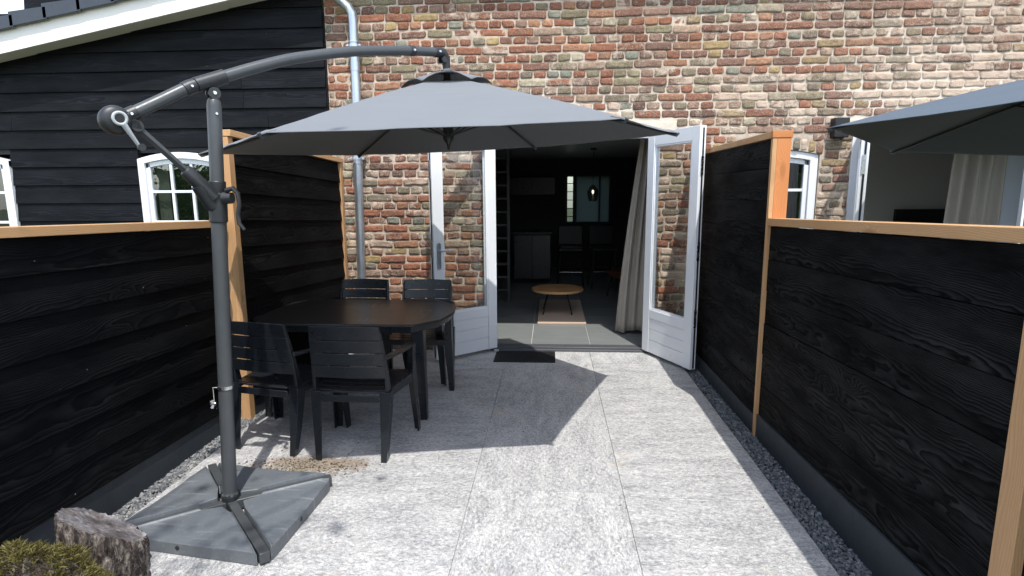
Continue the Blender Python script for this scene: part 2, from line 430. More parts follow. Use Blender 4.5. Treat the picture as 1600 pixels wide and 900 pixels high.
# ------------------------------------------------------------------ ground
g = MB(); g.box((-60, -60, -.30), (60, 60, -.075)); g.build('ground', 'lawn')['kind'] = 'structure'
g = MB(); g.box((-2.3, 1.0, -.070), (1.45, 5.80, -.034)); g.build('gravel_bed', 'soil')['kind'] = 'structure'
PL, PRt = -2.13, 1.235
p = MB()
xs = [(PL, -1.2575), (-1.2555, -.431), (-.429, .400), (.402, PRt)]
cuts = [[1.05, 3.55, 5.15, 5.76], [1.05, 2.35, 3.95, 5.55, 5.76], [1.05, 2.94, 4.53, 5.76], [1.05, 1.32, 2.905, 4.46+.9, 5.76]]
for i, (x0, x1) in enumerate(xs):
    for a, b in zip(cuts[i][:-1], cuts[i][1:]):
        sd = random.random()*40; turn = (i + int(a*1.3)) % 2
        base = len(p.v); dz = random.uniform(-.0008, .0008)
        g0, g1 = .0012, .0012
        pts = [(x0+(i and 0), a+g0, -.05), (x1, a+g0, -.05), (x0, b-g1, -.05), (x1, b-g1, -.05), (x0, a+g0, dz), (x1, a+g0, dz), (x0, b-g1, dz), (x1, b-g1, dz)]
        p.v += [Vector(q) for q in pts]
        uvp = [((q[1] if turn else q[0])+sd, (q[0] if turn else q[1])+sd*2, sd) for q in pts]
        for q in ((4, 5, 7, 6), (0, 1, 5, 4), (2, 6, 7, 3), (0, 4, 6, 2), (1, 3, 7, 5)):
            p.quad([base+k for k in q], [uvp[k] for k in q])
o = p.build('patio_paving', 'paving', bevel=.0015); o['kind'] = 'structure'

# gravel strips
ICO = []
_ph = (1+5**.5)/2
for a in (-1, 1):
    for b in (-_ph, _ph): ICO += [(0, a, b), (a, b, 0), (b, 0, a)]
ICO = [Vector(v).normalized() for v in ICO]
IF = []
for i in range(12):
    for j in range(i+1, 12):
        for k in range(j+1, 12):
            if all((ICO[x]-ICO[y]).length < 1.1 for x, y in ((i, j), (j, k), (i, k))):
                n = (ICO[j]-ICO[i]).cross(ICO[k]-ICO[i]); IF.append((i, j, k) if n.dot(ICO[i]) > 0 else (i, k, j))
def gravel(name, label, xf0, xf1, y0, y1, n, cols, z=-.03):
    m = MB()
    for _ in range(n):
        y = y0+(y1-y0)*random.random()**1.15; x = random.uniform(xf0(y), xf1(y)); r = random.uniform(.006, .0125)
        zz = z+random.uniform(0, .022)
        rot = Matrix.Rotation(random.uniform(0, 6.3), 3, 'Z') @ Matrix.Rotation(random.uniform(0, 6.3), 3, 'X')
        sc = Vector((random.uniform(.8, 1.5), random.uniform(.7, 1.1), random.uniform(.45, .8)))
        base = len(m.v)
        for v in ICO:
            q = rot @ Vector((v.x*sc.x, v.y*sc.y, v.z*sc.z)); q *= r*random.uniform(.8, 1.2); m.v.append(q+Vector((x, y, zz)))
        c = random.choice(cols); k = random.uniform(.7, 1.25); c = tuple(min(.8, a*k) for a in c)
        for f in IF: m.quad([base+q for q in f], col=c)
    return tag(m.build(name, 'gravel'), label, 'gravel', kind='stuff')
GC = [(.13,.145,.16), (.18,.19,.2), (.10,.12,.14), (.24,.24,.24)]
gravel('gravel_strip', 'grey split gravel along the foot of the right-hand fence', lambda y: 1.24, lambda y: 1.41, 1.5, 5.74, 8500, GC)
GC2 = [(.20,.21,.22), (.27,.27,.265), (.14,.155,.17), (.34,.33,.31)]
gravel('gravel_strip', 'pale split gravel between the left fence and the paving', lambda y: -2.27, lambda y: -2.135, 1.7, 5.7, 7000, GC2)

# ------------------------------------------------------------------ brick house
house = thing('brick_house', 'old house wall of mixed red, brown and olive bricks with pale lime mortar', 'house', (0, WY, 0))
hp = Matrix.Translation((0, -WY, 0))
def H(mb, name, mat, parent=None, **kw):
    """build in world coordinates, keep under the house"""
    o = mb.build(name, mat, parent or house, **kw)
    o.matrix_parent_inverse = Matrix.Translation((0, -WY, 0)) if parent is None else Matrix.Identity(4)
    return o
D1 = (-.64, 1.02, 2.19); D2 = (2.84, 4.95, 2.19)       # openings x0, x1, top
W1 = (1.665, 2.555, 1.955, .055, .9)                     # arched window: x0, x1, spring, rise, sill
def arch_top(x, w=W1):
    c = (w[0]+w[1])/2; h = (w[1]-w[0])/2; u = (x-c)/h
    return w[2]+w[3]+.04*0 + (-(u*u))*w[3] + w[3]*0
XL, XR, ZT = -2.20, 6.6, 4.1
core = MB()
def wallbox(x0, x1, z0, z1): core.box((x0, WY+.006, z0), (x1, WY+.34, z1))
wallbox(XL, D1[0], -.2, ZT); wallbox(D1[0], D1[1], D1[2]+.0, ZT); wallbox(D1[1], W1[0], -.2, ZT)
wallbox(W1[0], W1[1], -.2, W1[4])
nseg = 14
for i in range(nseg):
    a = W1[0]+(W1[1]-W1[0])*i/nseg; b = W1[0]+(W1[1]-W1[0])*(i+1)/nseg
    core.hexa([(a, WY+.006, arch_top(a)), (b, WY+.006, arch_top(b)), (a, WY+.34, arch_top(a)), (b, WY+.34, arch_top(b)),
               (a, WY+.006, ZT), (b, WY+.006, ZT), (a, WY+.34, ZT), (b, WY+.34, ZT)])
wallbox(W1[1], D2[0], -.2, ZT); wallbox(D2[0], D2[1], D2[2], ZT); wallbox(D2[1], XR, -.2, ZT)
H(core, 'wall', 'mortar')

PAL = [((.34,.105,.055), 20), ((.27,.085,.05), 14), ((.22,.095,.07), 14), ((.40,.17,.095), 13), ((.30,.17,.13), 11), ((.235,.20,.125), 12),
       ((.20,.165,.12), 9), ((.42,.28,.12), 5), ((.20,.22,.185), 5), ((.50,.42,.31), 6), ((.15,.075,.06), 5), ((.46,.30,.22), 6)]
PALL = [c for c, w in PAL for _ in range(w)]
bk = MB()
def add_brick(x0, x1, z0, z1, rot=None, shade=None):
    L = x1-x0; Hh = z1-z0
    if L < .02 or Hh < .02: return
    nx = max(6, int(L/.018)); nz = 6
    sd = random.random()*100; dep = .006+random.uniform(-.005, .004)
    if random.random() < .03: dep -= .006
    wx = (x1+x0)/2
    r = random.uniform(.9, 1.1)
    c = random.choice(PALL); k = random.uniform(.8, 1.3)
    right = max(0, min(1, (wx-1.0)/2.5))
    c = tuple(a*k for a in c); gm = sum(c)/3; c = (c[0]*.80+gm*.17, c[1]*.93+gm*.09, c[2]*.88+gm*.08)
    if right > 0: c = tuple(a*(1-.30*right)+b*.30*right for a, b in zip(c, (.50,.36,.28)))
    tilt = random.uniform(-.004, .004); shear = random.uniform(-.004, .004)
    ins = [random.uniform(-.002, .004) for _ in range(4)]
    base = len(bk.v)
    erode = random.uniform(.003, .009) if random.random() < .75 else .014
    def P(u, w):
        x = x0+ins[0]+(L-ins[0]-ins[1])*u; z = z0+ins[2]*.6+(Hh-(ins[2]+ins[3])*.6)*w
        nv = Vector((x*14+sd, z*20, sd))
        e = min(min(u, 1-u)*L, min(w, 1-w)*Hh)
        rnd = max(0, 1-e/.009)
        cx_ = (1 if u > .5 else -1)*max(0, 1-min(u, 1-u)*L/.02)*max(0, 1-min(w, 1-w)*Hh/.02)*.004
        d = dep + noise.noise(nv)*.006+noise.noise(nv*2.7)*.003 - rnd*rnd*erode*.7
        x += noise.noise(nv+Vector((9, 0, 0)))*.006 - cx_
        z += noise.noise(nv+Vector((0, 9, 0)))*.0055 + tilt*(u-.5)*2 - (1 if w > .5 else -1)*abs(cx_)
        return Vector((x, WY+.001-d, z))
    for j in range(nz+1):
        for i in range(nx+1): bk.v.append(P(i/nx, j/nz))
    for j in range(nz):
        for i in range(nx):
            a = base+j*(nx+1)+i; bk.quad([a, a+1, a+nx+2, a+nx+1], col=c, rnd=r-1 + random.random()*0)
    # skirt into the mortar
    ring = [base+i for i in range(nx+1)]+[base+j*(nx+1)+nx for j in range(1, nz+1)]+[base+nz*(nx+1)+i for i in range(nx-1, -1, -1)]+[base+j*(nx+1) for j in range(nz-1, 0, -1)]
    b2 = len(bk.v)
    for q in ring:
        v = bk.v[q]; bk.v.append(Vector((v.x, WY+.014, v.z)))
    n = len(ring)
    rv = (random.random())
    for i in range(n): bk.quad([ring[(i+1) % n], ring[i], b2+i, b2+(i+1) % n], col=c, rnd=0)
    for q in range(len(bk.rnd)-n-nx*nz, len(bk.rnd)): bk.rnd[q] = rv
def blocked(z0, z1):
    iv = []
    for d in (D1, D2):
        if z0 < d[2]: iv.append((d[0], d[1]))
    for lx0, lx1 in ((-.80, 1.20), (2.66, 5.1)):
        if z1 > 2.19 and z0 < 2.285: iv.append((lx0, lx1))
    zm = (z0+z1)/2
    if zm > W1[4] and z0 < W1[2]+.19:
        if zm < W1[2]: iv.append((W1[0]-.004, W1[1]+.004))
        else:
            xs_ = [W1[0]-.05+i*.02 for i in range(60)]
            ins = [x for x in xs_ if (arch_top(min(max(x, W1[0]), W1[1]))+.125 > z0+.02) and x < W1[1]+.05]
            if ins: iv.append((ins[0], ins[-1]))
    return iv
PIT = .0775; JT = .0095
z = -.02; row = 0
while z < ZT:
    head = row % 2 == 1
    x = XL - random.uniform(0, .2); z0 = z+JT/2; z1 = z+PIT-JT/2
    iv = blocked(z0, z1)
    while x < 5.75:
        L = (random.gauss(.129, .005) if head else random.gauss(.258, .007))
        if random.random() < .05: L = random.choice((.13, .19, .258))
        a, b = max(x+JT/2, XL+.004), x+L-JT/2
        x += L
        segs = [(a, b)]
        for lo, hi in iv:
            ns = []
            for s0, s1 in segs:
                if s1 <= lo or s0 >= hi: ns.append((s0, s1))
                else:
                    if s0 < lo: ns.append((s0, lo))
                    if s1 > hi: ns.append((hi, s1))
            segs = ns
        wob = .004*sin(x*1.7+row)+.003*sin(x*4.1+row*2)
        for s0, s1 in segs:
            if s1-s0 > .03: add_brick(s0, s1, z0+wob, z1+wob)
    z += PIT; row += 1
# soldier arch over the small window
n = 13
for i in range(n):
    a = W1[0]-.03+(W1[1]-W1[0]+.06)*i/n; b = W1[0]-.03+(W1[1]-W1[0]+.06)*(i+1)/n; zt = arch_top(min(max((a+b)/2, W1[0]), W1[1]))
    add_brick(a+.006, b-.006, zt+.004, zt+.118)
H(bk, 'bricks', 'brick', smooth=True)
# lintels, eave, gutter
l = MB(); l.box((-.80, WY-.008, 2.195), (1.20, WY+.05, 2.28)); H(l, 'lintel', 'lintel', bevel=.008)
l = MB(); l.box((2.68, WY-.008, 2.195), (5.08, WY+.05, 2.28)); H(l, 'lintel', 'lintel', bevel=.008)
e = MB(); e.box((-2.2, WY-.36, 4.17), (XR, WY+.5, 4.25)); H(e, 'eave_board', 'barge_paint')
e = MB(); e.tube([(-2.2, WY-.42, 4.30), (XR, WY-.42, 4.30)], .07, 12); H(e, 'gutter', 'zinc')
e = MB(); e.hexa([(-2.3, WY-.45, 4.34), (XR, WY-.45, 4.34), (-2.3, WY+6.3, 7.0), (XR, WY+6.3, 7.0), (-2.3, WY-.45, 4.42), (XR, WY-.45, 4.42), (-2.3, WY+6.3, 7.1), (XR, WY+6.3, 7.1)]); H(e, 'roof', 'roof_tile')
e = MB(); e.box((-2.2, 12.6, -.2), (XR, 12.9, 5.5)); e.box((-2.6, WY+.34, -.2), (-2.3, 12.6, 4.2)); e.box((XR-.3, WY+.34, -.2), (XR, 12.6, 4.2)); 
# cut the rear wall for the kitchen window
e = MB()
KW = (.34, 1.20, 1.0, 1.93, 12.2)
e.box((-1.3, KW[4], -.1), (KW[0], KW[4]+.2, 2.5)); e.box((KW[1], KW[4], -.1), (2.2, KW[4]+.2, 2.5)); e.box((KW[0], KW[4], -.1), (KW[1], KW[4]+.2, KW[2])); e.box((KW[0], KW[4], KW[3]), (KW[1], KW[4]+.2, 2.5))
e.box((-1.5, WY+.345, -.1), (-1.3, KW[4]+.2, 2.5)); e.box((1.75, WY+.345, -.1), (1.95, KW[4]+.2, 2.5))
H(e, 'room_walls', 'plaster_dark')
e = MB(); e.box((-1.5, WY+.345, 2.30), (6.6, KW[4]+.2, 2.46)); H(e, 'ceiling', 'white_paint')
e = MB(); e.box((2.1, 8.7, -.1), (6.3, 8.9, 2.3)); e.box((1.955, WY+.345, -.1), (2.1, 8.7, 2.3)); e.box((6.2, WY+.345, -.1), (6.4, 8.7, 2.3)); H(e, 'neighbour_room_walls', 'plaster_light')
# floors
f = MB(); f.box((-1.3, WY+.02, -.06), (1.75, KW[4], .030)); f.box((2.1, WY+.02, -.06), (6.2, 8.7, .030))
H(f, 'floor_screed', 'grout')
f = MB()
for i in range(-3, 3):
    for j in range(0, 12):
        x0 = .42+i*.62; y0 = WY-.13+j*.5325
        f.box((max(x0+.004, -1.3), max(y0+.004, WY+.09), .028), (min(x0+.616, 1.75), min(y0+.5285, KW[4]), .040))
H(f, 'floor_tiles', 'floor_tile', bevel=.001)
t_ = MB(); t_.box((-.62, WY-.03, -.02), (1.00, WY+.09, .042)); t_.box((-.60, WY-.055, -.02), (.98, WY-.031, .022)); H(t_, 'threshold', 'dark_frame', bevel=.004)
t_ = MB(); t_.box((2.86, WY-.03, -.02), (4.93, WY+.09, .042)); H(t_, 'threshold', 'dark_frame', bevel=.004)
# door frames
def frame(x0, x1, zt, name='door_frame', y0=WY-.002, y1=WY+.10, w=.062):
    m = MB(); m.box((x0, y0, .0), (x0+w, y1, zt-.002)); m.box((x1-w, y0, .0), (x1, y1, zt-.002)); m.box((x0+w+.001, y0, zt-w), (x1-w-.001, y1, zt-.002))
    return H(m, name, 'white_paint', bevel=.003)
frame(*D1); frame(*D2)

def leaf(name, hinge, free, zt=2.165, zb=.035, th=.062, handle=False, glassm='glass', label=None, out=1, grooves=True):
    """glazed door leaf from its hinge point to its free edge"""
    hx, hy = hinge; fx, fy = free; L = math.hypot(fx-hx, fy-hy); a = math.atan2(fy-hy, fx-hx)
    m = MB(); st = .105; tr = .12; pb = .47
    y0, y1 = -th/2, th/2
    m.box((0, y0, zb), (st, y1, zt)); m.box((L-st, y0, zb), (L, y1, zt)); m.box((st+.0005, y0+.001, zt-tr), (L-st-.0005, y1-.001, zt-.0005))
    # lower panel with grooves
    z0 = zb; hs = [(zb, zb+.125), (zb+.131, zb+.235), (zb+.241, zb+.345), (zb+.3455, pb)]
    for i, (q0, q1) in enumerate(hs):
        m.box((st+.0005, y0+(.004 if i < 3 else 0.001), q0+.0005), (L-st-.0005, y1-(.004 if i < 3 else .001), q1))
    m.box((st+.0005, y0+.012, zb+.001), (L-st-.0005, y1-.012, pb-.001))
    # glazing bead
    bd = .014
    for yy in ((y0+.006, y0+.018), (y1-.018, y1-.006)):
        m.box((st-.001, yy[0], pb-.001), (st+bd, yy[1], zt-tr+.001)); m.box((L-st-bd, yy[0], pb-.001), (L-st+.001, yy[1], zt-tr+.001))
        m.box((st+bd, yy[0]+.001, pb-.001), (L-st-bd, yy[1]-.001, pb+bd)); m.box((st+bd, yy[0]+.001, zt-tr-bd), (L-st-bd, yy[1]-.001, zt-tr+.001))
    mat = Matrix.Translation((hx, hy, 0)) @ Matrix.Rotation(a, 4, 'Z')
    d = m.build('door', 'white_paint', house, bevel=.003)
    d.matrix_parent_inverse = Matrix.Translation((0, -WY, 0)); d.location = (hx, hy, 0); d.rotation_euler = (0, 0, a)
    if label: d['label'] = label
    gm = MB(); gm.box((st+.004, -.004, pb+.003), (L-st-.004, .004, zt-tr-.003)); gm.build('pane', glassm, d)
    # lock rail: dark seal and strike plates on the free edge
    sm = MB(); sm.box((L+.0005, -.004, zb+.01), (L+.004, .012, zt-.02)); sm.build('seal', 'black', d)
    for zz in (.42, 1.02, 1.75): sm = MB(); sm.box((L+.004, -.014, zz), (L+.007, .014, zz+.16)); sm.build('lock_plate', 'chrome', d)
    for zz in (.25, 1.1, 1.9): hm = MB(); hm.tube([(-.004, out*(th/2+.006), zz), (-.004, out*(th/2+.006), zz+.09)], .008, 10); hm.build('hinge', 'chrome', d)
    if handle:
        for sgn in (1, -1):
            h = MB(); yy = sgn*th/2; ox = L-.052
            plate = [(ox+.021*cos(t)*1.0, 1.03+(.105 if sin(t) > 0 else -.105)+.021*sin(t)) for t in [2*pi*k/24 for k in range(24)]]
            h.loft([[(x, yy, z) for x, z in plate], [(x, yy+sgn*.009, z) for x, z in plate]])
            h.tube([(ox, yy+sgn*.006, 1.085), (ox, yy+sgn*.045, 1.085), (ox-.012, yy+sgn*.055, 1.085), (ox-.125, yy+sgn*.055, 1.082)], .0095, 12)
            h.tube([(ox, yy+sgn*.004, .965), (ox, yy+sgn*.016, .965)], .013, 14)
            h.build('handle', 'zinc', d, smooth='auto')
    return d
leaf('door', (.955, 5.765), (1.275, 5.085), label='right glazed leaf, opened outward almost against the fence')
leaf('door', (-.565, 5.775), (-1.105, 5.30), handle=True, out=-1, label='left glazed leaf with lever handle, standing open by the table')
leaf('door', (2.92, 5.77), (2.60, 5.09))
# neighbour: slim fixed mullion and pale stand-in sheet beyond the curtain
m = MB(); m.box((4.468, WY+.03, .04), (4.492, WY+.08, 2.12)); H(m, 'mullion', 'white_paint', bevel=.002)
# door stop blocks etc. by the left leaf
m = MB(); m.tube([(-.55, 5.70, .0), (-.55, 5.70, .025)], .025, 14); H(m, 'door_stop', 'plastic_grey')

def arched_window(parent, cx, y, zs=1.955, rise=.055, sill=.9, w=.88, glassm='glass_mirror', inv=None, yoff=0.0):
    """white casement with a segmental head: three by n panes. zs = spring height"""
    h = w/2
    def top(u, k=0): return zs+rise*(1-u*u)-k
    m = MB()
    fw = .07
    # outer frame
    m.box((cx-h, y-.012, sill), (cx-h+fw, y+.07, zs-.0)); m.box((cx+h-fw, y-.012, sill), (cx+h, y+.07, zs-.0)); m.box((cx-h+fw+.001, y-.012, sill), (cx+h-fw-.001, y+.07, sill+fw))
    N = 20
    for k in range(N):
        a = -1+2*k/N; b = -1+2*(k+1)/N
        m.hexa([(cx+a*h, y-.0125, top(a, fw*.9)), (cx+b*h, y-.0125, top(b, fw*.9)), (cx+a*h, y+.07, top(a, fw*.9)), (cx+b*h, y+.07, top(b, fw*.9)),
                (cx+a*h, y-.0125, top(a)), (cx+b*h, y-.0125, top(b)), (cx+a*h, y+.07, top(a)), (cx+b*h, y+.07, top(b))])
    f0 = m.build('window', 'white_paint', parent, bevel=.002)
    if inv is not None: f0.matrix_parent_inverse = inv
    # casement, set back a little
    m = MB(); ci = .042; x0, x1 = cx-h+fw+.002, cx+h-fw-.002
    m.box((x0, y+.012, sill+fw+.001), (x0+ci, y+.055, zs-.03)); m.box((x1-ci, y+.012, sill+fw+.001), (x1, y+.055, zs-.03)); m.box((x0+ci+.001, y+.012, sill+fw+.001), (x1-ci-.001, y+.055, sill+fw+ci))
    for k in range(N):
        a = -.86+1.72*k/N; b = -.86+1.72*(k+1)/N
        m.hexa([(cx+a*h, y+.012, top(a, .112)), (cx+b*h, y+.012, top(b, .112)), (cx+a*h, y+.055, top(a, .112)), (cx+b*h, y+.055, top(b, .112)),
                (cx+a*h, y+.012, top(a, .0635)), (cx+b*h, y+.012, top(b, .0635)), (cx+a*h, y+.055, top(a, .0635)), (cx+b*h, y+.055, top(b, .0635))])
    m.build('casement', 'white_paint', f0, bevel=.002)
    m = MB(); iw = (x1-x0-2*ci)
    for q in (1, 2):
        xx = x0+ci+iw*q/3; m.box((xx-.013, y+.016, sill+fw+ci), (xx+.013, y+.050, zs-.045))
    zz = zs-.33
    while zz > sill+.15:
        m.box((x0+ci+.0005, y+.018, zz-.013), (x1-ci-.0005, y+.048, zz+.013)); zz -= .31
    m.build('glazing_bar', 'white_paint', f0, bevel=.002)
    m = MB(); m.box((x0+.01, y+.03, sill+fw), (x1-.01, y+.036, zs-.05)); m.build('pane', glassm, f0)
    # dark room behind with a pale blind edge on the left
    m = MB(); m.box((x0+ci, y+.10, sill), (x0+ci+.13, y+.105, zs-.02)); m.build('blind', 'curtain_grey', f0)
    m = MB(); m.box((cx-h+.01, y+.32, sill), (cx+h-.01, y+.33, zs+rise)); m.build('backing', 'black', f0)
    return f0
arched_window(house, (W1[0]+W1[1])/2, WY+.035, W1[2]-.003, .052, .9, inv=Matrix.Translation((0, -WY, 0)))

# downpipe
m = MB(); m.tube([(-2.20, 5.42, 4.25), (-2.13, 5.55, 3.60), (-2.09, 5.66, 3.49), (-1.93, 5.715, 3.36), (-1.895, 5.72, 3.30), (-1.892, 5.72, 3.22), (-1.895, 5.72, 2.5), (-1.91, 5.72, 2.0), (-1.93, 5.72, .8), (-1.94, 5.72, -.02)], .044, 20)
dp = H(m, 'downpipe', 'zinc', smooth='auto')
for zz, xx in ((3.01, -1.892), (1.955, -1.912)):
    m = MB(); m.tube([(xx, 5.72, zz-.05), (xx, 5.72, zz-.03)], .051, 20); m.tube([(xx, 5.72, zz-.012), (xx, 5.72, zz+.012)], .054, 20); m.tube([(xx, 5.72, zz+.03), (xx, 5.72, zz+.042)], .051, 20)
    m.box((xx-.066, 5.70, zz-.014), (xx+.066, 5.80, zz+.014))
    m.tube([(xx+.052, 5.70, zz), (xx+.075, 5.70, zz)], .007, 8); m.tube([(xx-.052, 5.70, zz), (xx-.075, 5.70, zz)], .007, 8)
    b = m.build('pipe_bracket', 'zinc', dp, smooth='auto')
m = MB(); m.tube([(-1.8925, 5.72, 2.78), (-1.8925, 5.72, 2.86)], .047, 20); m.build('pipe_sleeve', 'zinc', dp, smooth='auto')
m = MB(); m.box((-2.09, 5.64, -.05), (-1.76, 5.79, .30)); m.box((-2.11, 5.62, .302), (-1.74, 5.79, .36))
# stone kerb pieces at the wall foot behind the table
H(m, 'wall_foot_block', 'plinth', bevel=.006)

# wall lamp
wl = thing('wall_lamp', 'small black box lamp on the bricks beside the neighbouring doors', 'lamp', (2.69, WY, 2.19))
m = MB(); m.box((-.065, -.10, .012), (.065, .0, .092)); m.build('housing', 'black', wl, bevel=.004)
m = MB(); m.box((-.065, -.10, -.085), (.065, .0, -.012)); m.build('housing', 'black', wl, bevel=.004)
m = MB(); m.box((-.045, -.08, -.0115), (.045, .0, .0115)); m.build('diffuser', 'plastic_grey', wl)

# ------------------------------------------------------------------ timber barn
barn = thing('timber_barn', 'barn gable clad in black lapped boards under a dark tiled roof', 'barn', (-4, WY, 0))
bi = Matrix.Translation((4, -WY, 0))
def B(mb, name, mat, **kw):
    o = mb.build(name, mat, barn, **kw); o.matrix_parent_inverse = bi; return o
def rake(x): return 2.975+(x+5.60)*.1835      # lower edge of the barge board at the gable plane
m = MB(); BP = .186; zb = 1.345-BP*8; k = 0
wins = [(-4.655+.0, -3.775+.0), (-6.50, -5.62)]
wins = [(-4.225, -3.345), (-6.505, -5.625)]
while zb < 4.3:
    z0, z1 = zb, zb+BP+.02
    segs = [(-8.5, -2.215)]
    xlim = None
    if z0 < 2.0 and z1 > .9:
        ns = []; cur = -8.5
        for a, b in sorted(wins): ns.append((cur, a-.004 if z0 < 1.93 else a+.1)); cur = b+.004
        if z0 < 1.93: ns.append((cur, -2.215)); segs = ns
    for s0, s1 in segs:
        # start only where the board is under the rake
        xs0 = max(s0, (z0-.35-2.975)/.1835-5.6)
        if xs0 >= s1: continue
        cutx = xs0
        brks = [cutx]
        xx = cutx+random.uniform(1.5, 3.5)
        while xx < s1-.5: brks.append(xx); xx += random.uniform(2.5, 4)
        brks.append(s1)
        for a, b in zip(brks[:-1], brks[1:]):
            # lower edge stands proud: lapped board
            m.hexa([(a+.001, WY-.034, z0), (b-.001, WY-.034, z0), (a+.001, WY-.012, z0), (b-.001, WY-.012, z0),
                    (a+.001, WY-.012, z1), (b-.001, WY-.012, z1), (a+.001, WY+.006, z1), (b-.001, WY+.006, z1)])
    zb += BP; k += 1
B(m, 'cladding', 'barn_wood', bevel=.0015)
m = MB()
for a, b, z0, z1 in ((-8.5, -6.51, -.2, 3.0), (-5.62, -4.23, -.2, 3.0), (-3.34, -2.21, -.2, 3.35), (-6.51, -5.62, 2.04, 3.0), (-4.23, -3.34, 2.04, 3.1), (-6.51, -5.62, -.2, .9), (-4.23, -3.34, -.2, .9)):
    m.box((a, WY+.0065, z0), (b, WY+.3, z1))
B(m, 'wall', 'black')
for cx in (-3.785, -6.065):
    arched_window(barn, cx, WY-.035, 1.975, .065, .9, inv=bi)
m = MB()
def slab(x0, x1, y0, y1, lo, hi, mb=None):
    (mb or m).hexa([(x0, y0, rake(x0)+lo), (x1, y0, rake(x1)+lo), (x0, y1, rake(x0)+lo), (x1, y1, rake(x1)+lo), (x0, y0, rake(x0)+hi), (x1, y0, rake(x1)+hi), (x0, y1, rake(x0)+hi), (x1, y1, rake(x1)+hi)])
# parallax: the board hangs .26 m in front of the wall, so its heights are a little lower there
slab(-8.6, -2.0, WY-.265, WY-.235, -.055, .205); B(m, 'barge_board', 'barge_paint', bevel=.003)
m = MB(); slab(-8.6, -2.0, WY-.234, WY-.02, -.035, -.015); B(m, 'soffit', 'barge_paint')
m = MB(); slab(-8.6, -2.0, WY-.234, WY+5, .16, .2); B(m, 'roof', 'black')
m = MB()
xx = -8.6; n = 0
while xx < -2.2:
    for yk in range(0, 10):
        y0 = WY-.30+yk*.30
        zl, zh = .215, .235
        x1 = xx+.40
        m.hexa([(xx, y0, rake(xx)+.245), (x1, y0, rake(x1)+.212), (xx, y0+.302, rake(xx)+.245), (x1, y0+.302, rake(x1)+.212),
                (xx, y0, rake(xx)+.275), (x1, y0, rake(x1)+.242), (xx, y0+.302, rake(xx)+.275), (x1, y0+.302, rake(x1)+.242)])
    # verge flap hanging over the barge board
    m.hexa([(xx, WY-.315, rake(xx)+.145), (xx+.385, WY-.315, rake(xx+.385)+.135), (xx, WY-.29, rake(xx)+.145), (xx+.385, WY-.29, rake(xx+.385)+.135),
            (xx, WY-.315, rake(xx)+.28), (xx+.385, WY-.315, rake(xx+.385)+.247), (xx, WY-.29, rake(xx)+.28), (xx+.385, WY-.29, rake(xx+.385)+.247)])
    xx += .345; n += 1
B(m, 'roof_tiles', 'roof_tile', bevel=.004)

# ------------------------------------------------------------------ fences
def fence(label, p0, p1, zb0, zb1, h, boards, lap, face, posts, cap, capw, plinth=None, postmat='fir', bname='black_wood', capmat='fir', seed=None, group=None):
    """p0,p1: ground line of the board face; face=+1 when the visible face looks towards +X. zb0/zb1 base heights at both ends."""
    t = thing('fence', label, 'fence', ((p0[0]+p1[0])/2, (p0[1]+p1[1])/2, 0), 0, group)
    inv = Matrix.Translation(t.location).inverted()
    A = Vector((p0[0], p0[1], 0)); Bv = Vector((p1[0], p1[1], 0)); d = (Bv-A); L = d.length; d.normalize()
    n = Vector((d.y, -d.x, 0))
    if n.x*face < 0: n = -n
    def Z(s, z): return zb0+(zb1-zb0)*s/L+z
    def bx(mb, s0, s1, o0, o1, z0, z1, b0=None, b1=None, sd=None):
        """box from s0..s1 along, offsets o0..o1 along the visible normal, with sheared height"""
        b0 = o0 if b0 is None else b0; b1 = o1 if b1 is None else b1
        P = []
        for zz, (i0, i1) in ((z0, (o0, o1)), (z1, (b0, b1))):
            for oo in (i0, i1):
                for ss in (s0, s1):
                    q = A+d*ss+n*oo; P.append((q.x, q.y, Z(ss, zz)))
        mb.hexa(P, seed=sd)
    m = MB(); z = boards[0]; hb = boards[1]
    while z < h-.01:
        z1 = min(z+hb, h-.002)
        top = min(z1+(.015 if lap > .004 else -.0030), h-.002)
        if lap > .004: bx(m, .0, L, -.002, lap+.006, z, top, -.014, .004)
        else: bx(m, 0, L, -.018, lap+random.uniform(-.0035, .0035), z, top)
        z += hb
    bx(m, .002, L-.002, -.030, -.020, boards[0], h-.004)
    o = m.build('boards', bname, t, bevel=.0012); o.matrix_parent_inverse = inv
    if plinth:
        m = MB(); q = 0
        ss = 0
        while ss < L-.01:
            e_ = min(ss+1.8, L); bx(m, ss+.001, e_-.001, -.03, plinth[1], -.12, plinth[0]); ss = e_
        o = m.build('plinth', 'plinth', t, bevel=.003); o.matrix_parent_inverse = inv
    for s0, s1, o0, o1, z0, z1 in posts:
        m = MB(); sd = random.random()*60
        P = []
        for zz in (z0, z1):
            for oo in (o0, o1):
                for ss in (s0, s1):
                    v = A+d*ss+n*oo; P.append((v.x, v.y, zz))
        # grain runs up the post: reorder so that the first axis is vertical
        P2 = [P[0], P[4], P[1], P[5], P[2], P[6], P[3], P[7]]
        m.hexa(P2, seed=sd)
        o = m.build('post', postmat, t, bevel=.002); o.matrix_parent_inverse = inv
    if cap:
        m = MB(); bx(m, cap[0], cap[1], capw[0], capw[1], cap[2], cap[3]); o = m.build('top_rail', capmat, t, bevel=.0025); o.matrix_parent_inverse = inv
    return t
# left near, low: rises slightly towards the camera
fence('low black lapped-board fence with pale wooden top rail beside the parasol foot', (-2.262, 3.83), (-2.272, .75), -.015, .082, 1.41, (.03+.115, .1835), .017, 1,
      [(2.75, 2.83, -.085, .03, -.1, 1.40)], (0.0, 3.08, 1.4105, 1.455), (-.075, .040), plinth=(.145, .014))
